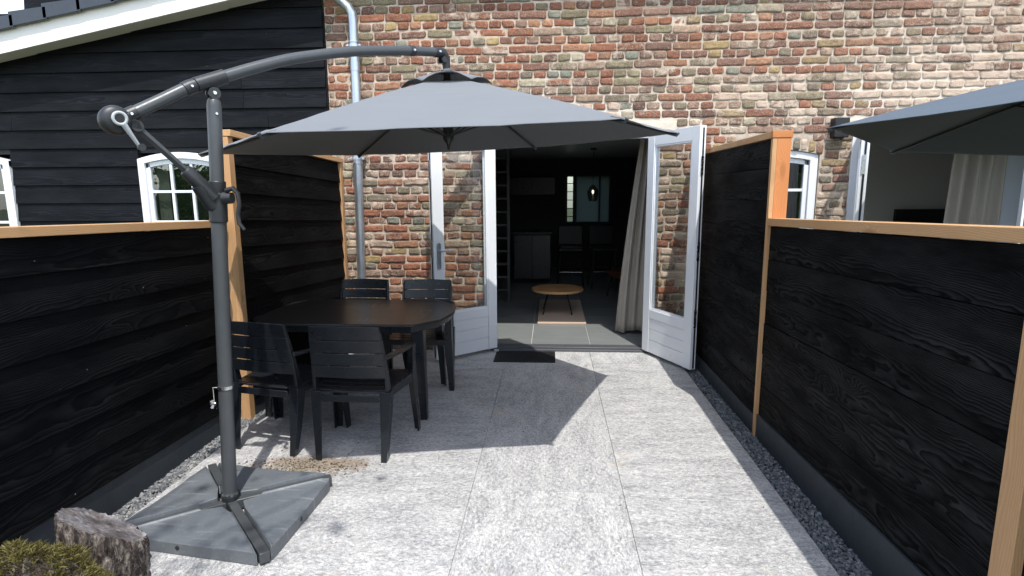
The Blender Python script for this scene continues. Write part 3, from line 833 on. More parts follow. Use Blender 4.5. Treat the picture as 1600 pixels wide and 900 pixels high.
# left far, tall
fence('tall black lapped-board fence panel behind the garden table, joining the brick wall', (-2.195, 3.93), (-2.10, 5.66), 0, -.085, 2.0, (.12, .188), .017, 1,
      [(-.064, -.004, -.075, .016, -.06, 2.0), (1.735, 1.79, -.03, .03, -.1, 1.915)], (-.066, 1.79, 2.001, 2.044), (-.085, .04), plinth=(.12, .01))
# right far, tall
fence('tall black board fence panel beside the right door leaf with a pale sloping cap', (1.385, 3.79), (1.365, 5.70), 0, -.0, 1.94, (.12, .205), .002, -1,
      [(1.86, 1.905, -.03, .02, -.1, 1.94)], (-.0, 1.91, 1.941, 1.982), (-.10, .022), plinth=(.12, .012), bname='black_wood_bold')
fence('low black board fence with prominent wood grain and pale top rail, right of the patio', (1.388, 3.755), (1.405, .8), 0, .092, 1.40, (.15, .208), .002, -1,
      [(2.03, 2.11, -.05, .032, -.1, 1.40)], (.0, 2.955, 1.401, 1.447), (-.085, .022), plinth=(.15, .012), bname='black_wood_bold')
# corner post: orange sunlit face
pt = thing('fence_post', 'reddish fir post standing where the tall and low right-hand fences meet', 'post', (1.43, 3.80, 0))
m = MB(); P = [(1.366, 3.757, -.15), (1.366, 3.757, 1.939), (1.392, 3.757, -.15), (1.392, 3.757, 1.939), (1.366, 3.789, -.15), (1.366, 3.789, 1.939), (1.392, 3.789, -.15), (1.392, 3.789, 1.939)]
m.hexa(P); o = m.build('cover_strip', 'fir', pt, bevel=.002); o.matrix_parent_inverse = Matrix.Translation((-1.43, -3.80, 0))
m = MB(); P = [(1.393, 3.757, -.15), (1.393, 3.757, 1.939), (1.478, 3.757, -.15), (1.478, 3.757, 1.939), (1.393, 3.85, -.15), (1.393, 3.85, 1.939), (1.478, 3.85, -.15), (1.478, 3.85, 1.939)]
m.hexa(P); o = m.build('post_shaft', 'fir_red', pt, bevel=.002); o.matrix_parent_inverse = Matrix.Translation((-1.43, -3.80, 0))
m = MB(); m.box((1.362, 3.753, 1.941), (1.484, 3.789, 1.984)); o = m.build('post_cap', 'fir_red', pt, bevel=.002); o.matrix_parent_inverse = Matrix.Translation((-1.43, -3.80, 0))

# ------------------------------------------------------------------ chairs
def Lring(c, w, d, t, sx, sy, z=None):
    """L-shaped section: outer corner at c, flanges run -sx in x and -sy in y"""
    x, y, z = c
    return [(x, y, z), (x-sx*w, y, z), (x-sx*w, y-sy*t, z), (x-sx*t, y-sy*t, z), (x-sx*t, y-sy*d, z), (x, y-sy*d, z)]
def make_chair():
    """origin on the floor between the rear feet; sitter looks to +Y"""
    root = thing('garden_chair', '', 'chair')
    # rear legs + stiles
    for sx in (-1, 1):
        m = MB(); R = []
        for x, y, z, w, d in ((.222, -.012, 0, .036, .036), (.232, .004, .12, .046, .050), (.242, .022, .30, .058, .070), (.246, .030, .43, .064, .085)):
            r = Lring((sx*x, y, z), w, d, .009, sx, -1); R.append(r if sx > 0 else r[::-1])
        m.loft(R)
        m.build('leg', 'chair', root, bevel=.002)
        m = MB(); R = []
        for x, y, z, w, d in ((.238, .045, .40, .022, .055), (.236, .036, .50, .020, .045), (.228, .014, .66, .017, .032), (.219, -.012, .80, .014, .022), (.214, -.020, .838, .012, .016)):
            q = [(sx*x, y, z), (sx*(x-w), y, z), (sx*(x-w), y+d, z), (sx*x, y+d, z)]; R.append(q if sx > 0 else q[::-1])
        m.loft(R); m.build('back_stile', 'chair', root, bevel=.003)
    # front legs up to the arm
    for sx in (-1, 1):
        m = MB(); R = []
        for x, y, z, w, d in ((.300, .520, 0, .040, .050), (.296, .515, .15, .050, .062), (.290, .508, .36, .062, .080), (.287, .503, .45, .060, .078), (.286, .500, .615, .050, .060)):
            r = Lring((sx*x, y, z), w, d, .009, sx, 1); R.append(r if sx > 0 else r[::-1])
        m.loft(R); m.build('leg', 'chair', root, bevel=.002)
    # arms
    for sx in (-1, 1):
        m = MB(); R = []
        for x, y, z, w, h in ((.236, .030, .665, .020, .030), (.262, .085, .655, .046, .020), (.285, .22, .645, .056, .018), (.297, .38, .640, .058, .018), (.292, .475, .632, .056, .020), (.287, .512, .612, .050, .034)):
            q = [(sx*x, y, z-h), (sx*(x-w), y, z-h), (sx*(x-w), y, z), (sx*x, y, z)]; R.append(q[::-1] if sx > 0 else q)
        m.loft(R); m.build('armrest', 'chair', root, bevel=.006, segs=3)
    # back: three wide slats with narrow slots, gently hollow
    def yb(z): return .050-(z-.42)*.165
    m = MB(); hw0 = .215
    def strip(z0, z1, hw, th=.010, dy=0, ends=True):
        N = 12; R = []
        for i in range(N+1):
            u = -1+2*i/N; x = u*hw; c = .016*(1-u*u)
            lift = .006*(1-u*u) if z1 > .8 else 0
            R.append([(x, yb(z0)-c+dy, z0), (x, yb(z0)-c+th+dy, z0), (x, yb(z1)-c+th+dy, z1+lift), (x, yb(z1)-c+dy, z1+lift)])
        m.loft(R)
    strip(.764, .845, .214); strip(.6825, .7585, .218); strip(.602, .677, .222); strip(.520, .5965, .226)
    for z0, z1, hw in ((.7565, .7655, .215), (.675, .684, .219), (.5945, .6035, .223)):
        N = 2
        for sg in (-1, 1):
            m.box((sg*hw-.028 if sg > 0 else -hw, yb(z0)+.001-.0, z0), (hw if sg > 0 else -hw+.028, yb(z0)+.009, z1))
    m.build('backrest', 'chair', root, bevel=.0025)
    # seat with apron and cross rails
    m = MB()
    N = 8
    for j in range(6):
        y0 = .055+j*.077; y1 = y0+.0705; R = []
        wv = .222+.055*(j/5)
        for i in range(N+1):
            u = -1+2*i/N; R.append([(u*wv, y0, .418+.010*u*u-.004*j/5), (u*wv, y1, .418+.010*u*u-.004*j/5), (u*wv, y1, .430+.010*u*u-.004*j/5), (u*wv, y0, .430+.010*u*u-.004*j/5)])
        m.loft(R)
    m.build('seat', 'chair', root, bevel=.002)
    m = MB(); m.box((-.182, .012, .372), (.182, .022, .415)); m.box((-.182, .012, .430), (.182, .030, .440)); m.box((-.182, .030, .3715), (.182, .05, .377))
    m.box((-.235, .500, .385), (.235, .510, .425))
    for sx in (-1, 1): m.hexa([(sx*.236, .10, .385), (sx*.284, .44, .375), (sx*.228, .10, .385), (sx*.276, .44, .375), (sx*.236, .10, .437), (sx*.284, .44, .437), (sx*.228, .10, .437), (sx*.276, .44, .437)])
    m.build('seat_frame', 'chair', root, bevel=.003)
    return root
CH = make_chair()
chairs = [(-1.21, 3.235, R_(-1.5), 'dark plastic armchair at the near side of the table, farther from the fence'),
          (-1.80, 3.325, R_(-12), 'dark plastic armchair half behind the parasol pole, turned slightly towards the table'),
          (-1.10, 5.03, R_(181), 'dark plastic armchair at the far side of the table, before the door leaf'),
          (-1.675, 5.05, R_(179), 'dark plastic armchair at the far side of the table, in front of the downpipe')]
for i, (x, y, a, lb) in enumerate(chairs):
    o = CH if i == 0 else copy_tree(CH)
    o.location = (x, y, 0); o.rotation_euler = (0, 0, a); o['label'] = lb; o['group'] = 'garden chairs round the table'

# ------------------------------------------------------------------ table
tb = thing('garden_table', 'dark plastic garden table with bowed ends and wood-look top, under the parasol', 'table', (-1.485, 4.29, 0))
def tab_outline(k=0):
    hw, hd = .745-k, .475-k
    pts = []
    for sx, sy in ((1, -1), (1, 1), (-1, 1), (-1, -1)):
        a = [(sx*(hw-.20), sy*hd), (sx*(hw-.045), sy*(hd-.185)), (sx*hw, 0.0)]
        if sy < 0 and sx > 0: pts += [a[0], a[1]]
        elif sx > 0: pts += [(sx*hw, -.06), (sx*hw, .06), a[1], a[0]]
        elif sy > 0: pts += [a[0], a[1], (sx*hw, .06), (sx*hw, -.06)]
        else: pts += [a[1], a[0]]
    return pts
m = MB(); o0 = tab_outline(); o1 = tab_outline(.012); o2 = tab_outline(.003)
m.loft([[(x, y, .700) for x, y in o0], [(x, y, .714) for x, y in o0], [(x, y, .7205) for x, y in tab_outline(.006)]])
m.build('tabletop', 'table', tb, bevel=.003)
m = MB(); r0 = tab_outline(.02); m.loft([[(x, y, .655) for x, y in tab_outline(.028)], [(x, y, .6995) for x, y in r0]]); m.build('apron', 'chair', tb, bevel=.003)
for sx in (-1, 1):
    for sy in (-1, 1):
        m = MB(); R = []
        for k, z, w in ((.0, 0, .048), (.006, .25, .060), (.018, .50, .078), (.022, .656, .088)):
            r = Lring((sx*(.590-k*.6+.012), sy*(.395-k*.5), z), w, w, .010, sx, sy); R.append(r if sx*sy > 0 else r[::-1])
        m.loft(R); m.build('leg', 'chair', tb, bevel=.002)

# ------------------------------------------------------------------ parasols
HX = [(cos(R_(a)), sin(R_(a))) for a in range(0, 360, 60)]
def canopy_parts(root, cx, cy, cz, phi, tx, ty, r, rise, cloth):
    def tip(k): 
        t = R_(60*k)+phi; x, y = r*cos(t), r*sin(t); return Vector((cx+x, cy+y, cz+tx*x+ty*y))
    def base(x, y): return cz+tx*x+ty*y
    apex = Vector((cx, cy, cz+rise))
    m = MB(); NV, NU = 40, 14; start = .14
    grid = {}
    for k in range(6):
        a, b = tip(k), tip(k+1)
        for i in range(NU+1):
            for j in range(NV+1):
                if i == NU: continue
                u = i/NU; v = start+(1-start)*j/NV
                q = a.lerp(b, u); p = apex.lerp(q, v)
                bow = -.010*sin(pi*u)*v            # cloth between the ribs hangs a little
                p.z += .010*sin(pi*v)*(1-.3*sin(pi*u)) + bow
                if v < .55: p.z += .0045*sin(v*78+k)*sin(pi*u)**2*(1-v*1.8)
                p.z += .005*noise.noise(Vector((p.x*3, p.y*3, k)))+.002*noise.noise(Vector((p.x*11, p.y*11, k)))
                if j == NV and 0 < i: p = p+(apex-p).normalized()*.012*sin(pi*u)
                grid[(k, i, j)] = len(m.v); m.v.append(p)
    for k in range(6):
        for i in range(NU):
            for j in range(NV):
                f_ = lambda ii, jj: grid[(k, ii, jj)] if ii < NU else grid[((k+1) % 6, 0, jj)]
                m.quad([f_(i, j), f_(i, j+1), f_(i+1, j+1), f_(i+1, j)])
    o = m.build('canopy', cloth, root, smooth=True)
    try: o.data.set_sharp_from_angle(angle=R_(14))
    except Exception: pass
    s = o.modifiers.new('Solidify', 'SOLIDIFY'); s.thickness = .0025
    # hem: narrow doubled edge with corner pockets
    for k in range(6):
        m = MB(); t = tip(k); d = (t-apex).normalized(); sd = Vector((-d.y, d.x, 0)).normalized()
        m.hexa([t-d*.06-sd*.03+Vector((0, 0, -.006)), t-d*.06+sd*.03+Vector((0, 0, -.006)), t+d*.006-sd*.012+Vector((0, 0, -.008)), t+d*.006+sd*.012+Vector((0, 0, -.008)),
                t-d*.06-sd*.03, t-d*.06+sd*.03, t+d*.006-sd*.012, t+d*.006+sd*.012])
        m.build('corner_pocket', cloth, o, bevel=.002)
    # vent cap
    m = MB(); NU = 8; rv = .285; rows = [.25, .55, .85, 1.0]
    ring = []
    for j, v in enumerate(rows):
        rr = []
        for k in range(6):
            for i in range(NU):
                u = i/NU; a = Vector((cos(R_(60*k)+phi), sin(R_(60*k)+phi), 0)); b = Vector((cos(R_(60*k+60)+phi), sin(R_(60*k+60)+phi), 0))
                q = a.lerp(b, u)*rv*v
                z = cz+rise+.046-.33*q.length+tx*q.x+ty*q.y
                if j >= 2: z += (.030*sin(pi*u)*(1 if k == 4 else .15)+.010*noise.noise(Vector((k*3.1, u*3, 4))))*(1 if j == 3 else .5) - .012*(j == 3)*(1-sin(pi*u))
                rr.append((cx+q.x, cy+q.y, z))
        ring.append(rr)
    m.loft(ring, cap=False); c0 = len(m.v); m.v.append(Vector((cx, cy, cz+rise+.055)))
    for i in range(6*NU): m.quad([i, (i+1) % (6*NU), c0])
    v_ = m.build('vent', cloth, root, smooth=True); s = v_.modifiers.new('Solidify', 'SOLIDIFY'); s.thickness = .0025
    # ribs, struts, hub
    hub = Vector((cx, cy, cz+.045)); top = Vector((cx, cy, cz+rise-.02))
    for k in range(6):
        t = tip(k); d = (t-top); p0 = top+d*.02
        m = MB(); pts = []
        for j in range(11):
            v = .03+.97*j/10; q = top.lerp(t, v); q.z += .010*sin(pi*v)-.018; pts.append(q)
        pts.append(t+(t-pts[-2]).normalized()*.012)
        m.tube(pts, .0085, 8, squash=1.0); rb = m.build('rib', 'metal_dark', root, smooth='auto')
        m = MB(); mid = top.lerp(t, .42); mid.z += .0; m.tube([hub+Vector((d.x, d.y, 0)).normalized()*.03, mid], .007, 8)
        m.build('strut', 'metal_dark', rb)
    m = MB(); m.tube([top+Vector((0, 0, .14)), top+Vector((0, 0, .0)), top-Vector((0, 0, .02))], [.022, .022, .04], 16)
    m.tube([(cx, cy, cz+.13), (cx, cy, cz+.03), (cx, cy, cz+.015), (cx, cy, cz-.005), (cx, cy, cz-.02), (cx, cy, cz-.045)], [.030, .036, .030, .016, .010, .006], 16)
    m.tube([top, (cx, cy, cz+.1)], .016, 12)
    m.build('hub', 'plastic_dark', root, smooth='auto')

def make_parasol():
    root = thing('cantilever_parasol', 'grey cantilever parasol with weighted foot, spread over the garden table', 'parasol', (-1.65, 2.66, 0), 0)
    W0 = Matrix.Translation((1.65, -2.66, 0))
    # everything below is given in world coordinates and carried by the foot empty
    before = set(COL.objects)
    canopy_parts(root, -.650, 3.719, 1.932, R_(10), .039, .036, 1.5, .40, 'canopy')
    A = Vector((-1.58, 2.66, 0)); D = Vector((.66146, .74998, 0)); N = Vector((D.y, -D.x, 0))
    def V(s, z, o=0): return A+D*s+N*o+Vector((0, 0, z))
    # mast in three sections, leaning with the load
    bot = Vector((-1.650, 2.66, .06)); topm = V(.026, 2.045)
    def ML(z): return bot.lerp(topm, (z-.06)/(2.045-.06))
    m = MB(); m.tube([ML(.055), ML(1.50)], .0345, 24); m.build('lower_mast', 'metal_dark', root, smooth='auto')
    m = MB(); m.tube([ML(1.655), ML(2.02), ML(2.045), ML(2.06)], [.0315, .0315, .028, .018], 24); m.build('upper_mast', 'metal_dark', root, smooth='auto')
    m = MB(); m.tube([ML(1.485), ML(1.49), ML(1.62), ML(1.625)], [.037, .041, .041, .037], 24); m.tube([ML(1.62), ML(1.628), ML(1.675), ML(1.68)], [.036, .038, .038, .034], 24)
    m.tube([V(-.075, 1.60, .0)*1+Vector((0, 0, .06)), ML(1.56)+D*-.02], [.032, .036], 16)
    jn = m.build('joint', 'plastic_dark', root, smooth='auto')
    # locking lever on the right of the joint
    m = MB()
    c = ML(1.60)+Vector((.055, -.01, 0)); ring = []
    m.tube([c+Vector((-.02, 0, 0)), c+Vector((.022, 0, .0))], [.03, .026], 14)
    hk = [c+Vector((.0, -.01, .035)), c+Vector((.035, -.01, .045)), c+Vector((.056, -.01, .02)), c+Vector((.060, -.01, -.03)), c+Vector((.048, -.01, -.075)), c+Vector((.052, -.01, -.12)), c+Vector((.075, -.01, -.15))]
    m.tube(hk, [.012, .012, .011, .010, .010, .010, .008], 10)
    m.build('lock_lever', 'plastic_dark', root, smooth='auto')
    # pivot bracket
    m = MB(); pv = V(.026, 2.078)
    for s_ in (-1, 1): m.tube([pv+N*s_*.012, pv+N*s_*.024], .027, 20)
    for k in range(5):
        a = -.6+k*.3; m.tube([pv+D*(.024*sin(a)), pv+D*(.055*sin(a)-.005)+Vector((0, 0, .045))], .0035, 6)
    m.box((-.012, -.012, -.02), (.012, .012, .06), Matrix.Translation(pv)); m.build('pivot', 'plastic_dark', root, smooth='auto')
    # arm: straight rear part, curved front part
    P = [(-.335, 1.942), (-.2, 2.020), (-.07, 2.096), (.03, 2.138), (.13, 2.180), (.233, 2.222), (.395, 2.282), (.568, 2.331), (.756, 2.377), (.958, 2.413), (1.133, 2.440), (1.36, 2.466)]
    pts = []
    for i in range(len(P)-1):
        for k in range(3): 
            u = k/3; p0 = P[max(i-1, 0)]; p1 = P[i]; p2 = P[i+1]; p3 = P[min(i+2, len(P)-1)]
            q = [.5*((2*b)+(-a+c)*u+(2*a-5*b+4*c-d_)*u*u+(-a+3*b-3*c+d_)*u**3) for a, b, c, d_ in zip(p0, p1, p2, p3)]; pts.append(V(*q))
    pts.append(V(*P[-1]))
    m = MB(); m.tube(pts, [.027]*len(pts), 20); m.build('arm', 'metal_dark', root, smooth='auto')
    def collar(s0, s1, r):
        sel = []
        def at(s):
            for i in range(len(P)-1):
                if P[i][0] <= s <= P[i+1][0]:
                    u = (s-P[i][0])/(P[i+1][0]-P[i][0]); return V(s, P[i][1]+(P[i+1][1]-P[i][1])*u)
            return V(*P[-1])
        m.tube([at(s0), at((s0+s1)/2), at(s1)], r, 20)
    for s0, s1, r in ((-.045, .085, .0335), (-.095, -.046, .0315), (-.335, -.29, .031), (1.13, 1.165, .030), (1.315, 1.36, .031)):
        m = MB(); collar(s0, s1, r); m.build('collar', 'plastic_dark', root, smooth='auto', bevel=.002)
    # screws: visible bright heads on the camera side
    side = N
    sc_ = [(V(a_, b_)+side*.030, .008) for a_, b_ in ((-.07, 2.096), (-.315, 1.955), (1.148, 2.442), (1.335, 2.463))]
    sc_ += [(ML(zz)+side*.030, .0075) for zz in (1.985, 1.662)]+[(pv+side*.022, .011)]
    for q, r_ in sc_: m = MB(); m.tube([q, q+side*.007], [r_, r_*.65], 12); m.build('screw', 'chrome', root, smooth='auto')
    # elbow and drop to the hub
    m = MB(); m.tube([V(1.352, 2.466), V(1.378, 2.464), V(1.392, 2.448), V(1.396, 2.42), V(1.405, 2.37), V(1.411, 2.28)], [.029, .030, .027, .022, .021, .020], 16)
    for s_ in (-1, 1): m.tube([V(1.375, 2.425)+N*s_*.014, V(1.375, 2.425)+N*s_*.024], .018, 14)
    m.build('elbow', 'plastic_dark', root, smooth='auto')
    # crank housing with light grey handle
    cc = V(-.372, 1.926)
    m = MB(); prof = [(-.042, .018), (-.039, .040), (-.028, .054), (-.012, .060), (.012, .061), (.028, .057), (.038, .046), (.042, .026)]
    m.tube([cc+N*a for a, b in prof], [b for a, b in prof], 28); m.tube([cc, V(-.33, 1.945)], [.045, .034], 16)
    for s_ in (-1, 1):
        q = V(-.296, 1.908)
        m.tube([q+N*s_*.010, q+N*s_*.022], .024, 16)
    m.hexa([V(-.36, 1.90, -.022), V(-.28, 1.895, -.022), V(-.36, 1.90, .022), V(-.28, 1.895, .022), V(-.36, 1.96, -.022), V(-.29, 1.93, -.022), V(-.36, 1.96, .022), V(-.29, 1.93, .022)])
    ch = m.build('crank_housing', 'plastic_dark', root, smooth='auto')
    m = MB(); k0 = V(-.365, 1.930, .058)
    rg = [k0+D*(.024*cos(t))+Vector((0, 0, .024*sin(t))) for t in [2*pi*i/22 for i in range(23)]]
    m.tube(rg, .0065, 8, cap=False)
    e0 = k0+D*.012+Vector((0, 0, -.024)); e1 = k0+D*.062+Vector((0, 0, -.115))
    m.tube([e0, e0.lerp(e1, .5), e1], [.020, .014, .011], 12, squash=.6)
    m.build('crank_handle', 'plastic_grey', ch, smooth='auto')
    m = MB(); m.tube([e1-N*.004, e1+N*.034], [.012, .015], 14); m.build('crank_knob', 'plastic_dark', ch, smooth='auto')
    m = MB(); m.tube([k0-N*.02, k0+N*.003], .017, 14); m.build('crank_boss', 'black', ch)
    # brace
    m = MB(); m.tube([V(-.296, 1.906), V(-.10, 1.705)], .0165, 4); m.build('brace', 'metal_dark', root, bevel=.003)
    m = MB(); m.tube([V(-.125, 1.728), V(-.118, 1.722), V(-.05, 1.648), V(-.01, 1.60)], [.026, .031, .033, .036], 18); m.build('brace_socket', 'plastic_dark', root, smooth='auto')
    # small clamp with wing nut low on the mast
    m = MB(); q = ML(.665); m.tube([q-Vector((0, 0, .008)), q+Vector((0, 0, .008))], .038, 20)
    m.tube([q+Vector((-.036, -.012, 0)), q+Vector((-.058, -.014, 0)), q+Vector((-.058, -.014, -.08))], .003, 6)
    w = q+Vector((-.060, -.018, -.084)); m.tube([w+Vector((-.012, 0, 0)), w+Vector((.014, 0, 0))], .008, 8)
    for s_ in (-1, 1): m.tube([w, w+Vector((-.008, -.004, s_*.020))], [.006, .009], 8)
    m.build('clamp', 'chrome', root, smooth='auto')
    # cross foot
    c0 = Vector((-1.642, 2.650, 0))
    corners = [Vector((-1.235, 2.215, 0)), Vector((-1.205, 2.945, 0)), Vector((-1.985, 3.045, 0)), Vector((-2.055, 2.33, 0))]
    for k in range(4):
        d_ = (corners[k]-c0).normalized(); s_ = Vector((-d_.y, d_.x, 0))
        Lk = (corners[k]-c0).length-.02
        m = MB(); P8 = []
        for z_ in (.012, .062):
            for o_ in (-.022, .022):
                for l_ in (.0, Lk): P8.append(tuple(c0+d_*l_+s_*o_+Vector((0, 0, z_+(.0 if z_ < .03 else .0)))))
        m.hexa(P8); m.build('foot_bar', 'metal_dark', root, bevel=.003)
    m = MB(); m.tube([ML(.05)-Vector((0, 0, .03)), ML(.085)], .043, 24); m.build('foot_collar', 'plastic_dark', root, smooth='auto')
    m = MB(); q = ML(.10)
    m.tube([ML(.088), ML(.10)], .0385, 20); m.tube([q+Vector((-.04, -.02, .0)), q+Vector((-.04, -.02, .045))], .004, 6); m.build('ground_pin', 'chrome', root)
    # four ballast plates between the bars
    cen = Vector((-1.642, 2.650, 0))
    for k in range(4):
        a, b = corners[k], corners[(k+1) % 4]
        ed = (b-a).normalized(); mid = (a+b)/2
        da, db = (a-cen).normalized(), (b-cen).normalized()
        inn = (mid-cen).normalized()
        off = .029
        na = Vector((-da.y, da.x, 0)); nb = Vector((db.y, -db.x, 0))
        A1 = a+na*off-da*.0; B1 = b+nb*off
        A1 = A1-da*.035; A2 = a+ed*.075; B1 = B1-db*.035; B2 = b-ed*.075
        C1 = cen+inn*.075
        A0 = cen+da*.16+na*off; B0 = cen+db*.16+nb*off
        # top surface grid through bilinear patch: from centre fan to edge
        m = MB(); NR, NC = 8, 22; rows = []
        outer = [A1, A1.lerp(A2, .5), A2]+[A2.lerp(B2, t/10) for t in range(1, 10)]+[B2, B2.lerp(B1, .5), B1]
        inner = [A0, A0.lerp(C1, .5), C1, C1.lerp(B0, .5), B0]
        def samp(lst, t):
            x = t*(len(lst)-1); i = min(int(x), len(lst)-2); return lst[i].lerp(lst[i+1], x-i)
        for j in range(NR+1):
            v = j/NR; rr = []
            for i in range(NC+1):
                t = i/NC; p_ = samp(inner, t).lerp(samp(outer, t), v)
                h = .068 - .0*(v)
                # channel beside the bars and a raised wavy lip
                e = min(t, 1-t); lip = .012*math.exp(-((e-.055)/.03)**2)*(1 if v < .93 else .3)
                h += lip - .010*max(0, 1-e/.03)
                if v > .96: h -= .004
                if e > .30 and v > .55: h -= .006*min(1, (v-.55)*6)*min(1, (e-.30)*20)
                h += .0015*noise.noise(p_*6)
                rr.append(Vector((p_.x, p_.y, h)))
            rows.append(rr)
        base = 0
        for rr in rows: m.v += rr
        n1 = NC+1
        for j in range(NR):
            for i in range(NC): m.quad([j*n1+i, (j+1)*n1+i, (j+1)*n1+i+1, j*n1+i+1])
        bd = [i for i in range(n1)]+[j*n1+NC for j in range(1, NR+1)]+[NR*n1+i for i in range(NC-1, -1, -1)]+[j*n1 for j in range(NR-1, 0, -1)]
        b0 = len(m.v)
        for q in bd: m.v.append(Vector((m.v[q].x, m.v[q].y, .003)))
        for i in range(len(bd)): m.quad([bd[(i+1) % len(bd)], bd[i], b0+i, b0+(i+1) % len(bd)][::-1])
        wgt = m.build('ballast_plate', 'base', root, bevel=.004)
        # filler caps in the outer edge
        m = MB(); out = Vector((ed.y, -ed.x, 0)); out = out if out.dot(inn) > 0 else -out
        for t in (.42,):
            q = a.lerp(b, t); q = samp(outer, .5).lerp(q, 0)+ed*(t-.5)*.5+Vector((0, 0, .036)); m.tube([q-out*.002, q+out*.0035], .012, 4)
        m.build('filler_cap', 'black', wgt)
    for o in set(COL.objects)-before:
        if o.parent == root: o.matrix_parent_inverse = W0
    return root
par = make_parasol()

# neighbour's parasol: its own foot, mast and arm stand beyond the right edge of the picture
par2 = thing('cantilever_parasol', 'blue-grey parasol reaching in over the right-hand fence from the neighbouring patio', 'parasol', (4.35, 2.75, 0))
before = set(COL.objects)
canopy_parts(par2, 3.19, 3.50, 1.925, R_(-12), -.058, -.020, 1.5, .42, 'canopy_blue')
m = MB(); m.tube([(4.75, 2.45, .06), (4.75, 2.45, 2.1)], .034, 20); m.build('mast', 'metal_dark', par2, smooth='auto')
m = MB(); m.tube([(5.1, 2.2, 1.95), (4.75, 2.45, 2.14), (4.3, 2.75, 2.36), (3.8, 3.08, 2.5), (3.22, 3.47, 2.56), (3.19, 3.50, 2.5), (3.19, 3.5, 2.3)], .027, 16); m.build('arm', 'metal_dark', par2, smooth='auto')
m = MB()
for a in (0, 90):
    q = Matrix.Translation((4.75, 2.45, 0)) @ Matrix.Rotation(R_(a+40), 4, 'Z'); m.box((-.5, -.022, .005), (.5, .022, .062+a*.0001), q)
m.build('foot_bar', 'metal_dark', par2)
for o in set(COL.objects)-before:
    if o.parent == par2: o.matrix_parent_inverse = Matrix.Translation((-4.35, -2.75, 0))

# ------------------------------------------------------------------ doormat
dm = thing('doormat', 'black ribbed rubber doormat lying on the paving at the threshold', 'doormat', (-.25, 5.53, 0))
m = MB(); m.box((-.30, -.185, .002), (.30, .185, .009)); m.build('backing', 'rubber', dm, bevel=.002)
m = MB()
for i in range(30):
    for j in range(16):
        x = -.285+i*.0197; y = -.17+j*.0226; m.box((x-.007, y-.0075, .009), (x+.007, y+.0075, .0145))
m.build('ribs', 'rubber', dm)

# ------------------------------------------------------------------ log and moss
def stump():
    t = thing('log', 'weathered grey cut log standing in the near left corner', 'log', (-1.55, 1.74, 0))
    m = MB(); NA, NZ = 150, 60; R = []
    tiltx, tilty = -.50, -.50
    H0 = .49
    for j in range(NZ+1):
        v = j/NZ; rr = []
        for i in range(NA):
            a = 2*pi*i/NA; ca, sa = cos(a), sin(a)
            r = .120*(1+.06*sin(2*a+.6)+.04*sin(3*a+1)) * (.98+.02*v)
            r += .010*noise.noise(Vector((ca*6, sa*6, v*1.2)))-.012*abs(noise.noise(Vector((ca*11, sa*11, v*4))))+.009*noise.noise(Vector((ca*24, sa*24, v*12)))+.005*noise.noise(Vector((ca*50, sa*50, v*30)))
            if v > .93: r -= .006*(v-.93)/.07
            z = v*(H0+tiltx*ca*r+tilty*sa*r) + (.008*noise.noise(Vector((ca*9, sa*9, 3))) if v > .9 else 0)
            rr.append((ca*r-.03*(1-v), sa*r, z))
        R.append(rr)
    m.loft(R, cap=False); m.build('bark', 'bark', t, smooth=True)
    m = MB(); rings = []
    last = R[-1]; cx_ = sum(p[0] for p in last)/NA; cy_ = sum(p[1] for p in last)/NA; cz_ = sum(p[2] for p in last)/NA
    for k in range(9):
        s = 1-k/9.0; rr = []
        for i, p in enumerate(last):
            x = cx_+(p[0]-cx_)*s; y = cy_+(p[1]-cy_)*s; z = H0+tiltx*x+tilty*y
            z = z*(1-s**6)+p[2]*s**6
            z += (-.014*(1-s)**.5*.8 + .010*noise.noise(Vector((x*16, y*16, 1)))+.005*noise.noise(Vector((x*50, y*12, 5))))*(1 if k else 0)
            rr.append((x, y, z))
        rings.append(rr)
    m.loft(rings, cap=False); b = len(rings)*NA
    m.quad([(len(rings)-1)*NA+i for i in range(NA)]); m.build('cut_face', 'cut', t, smooth=True)
    return t
stump()
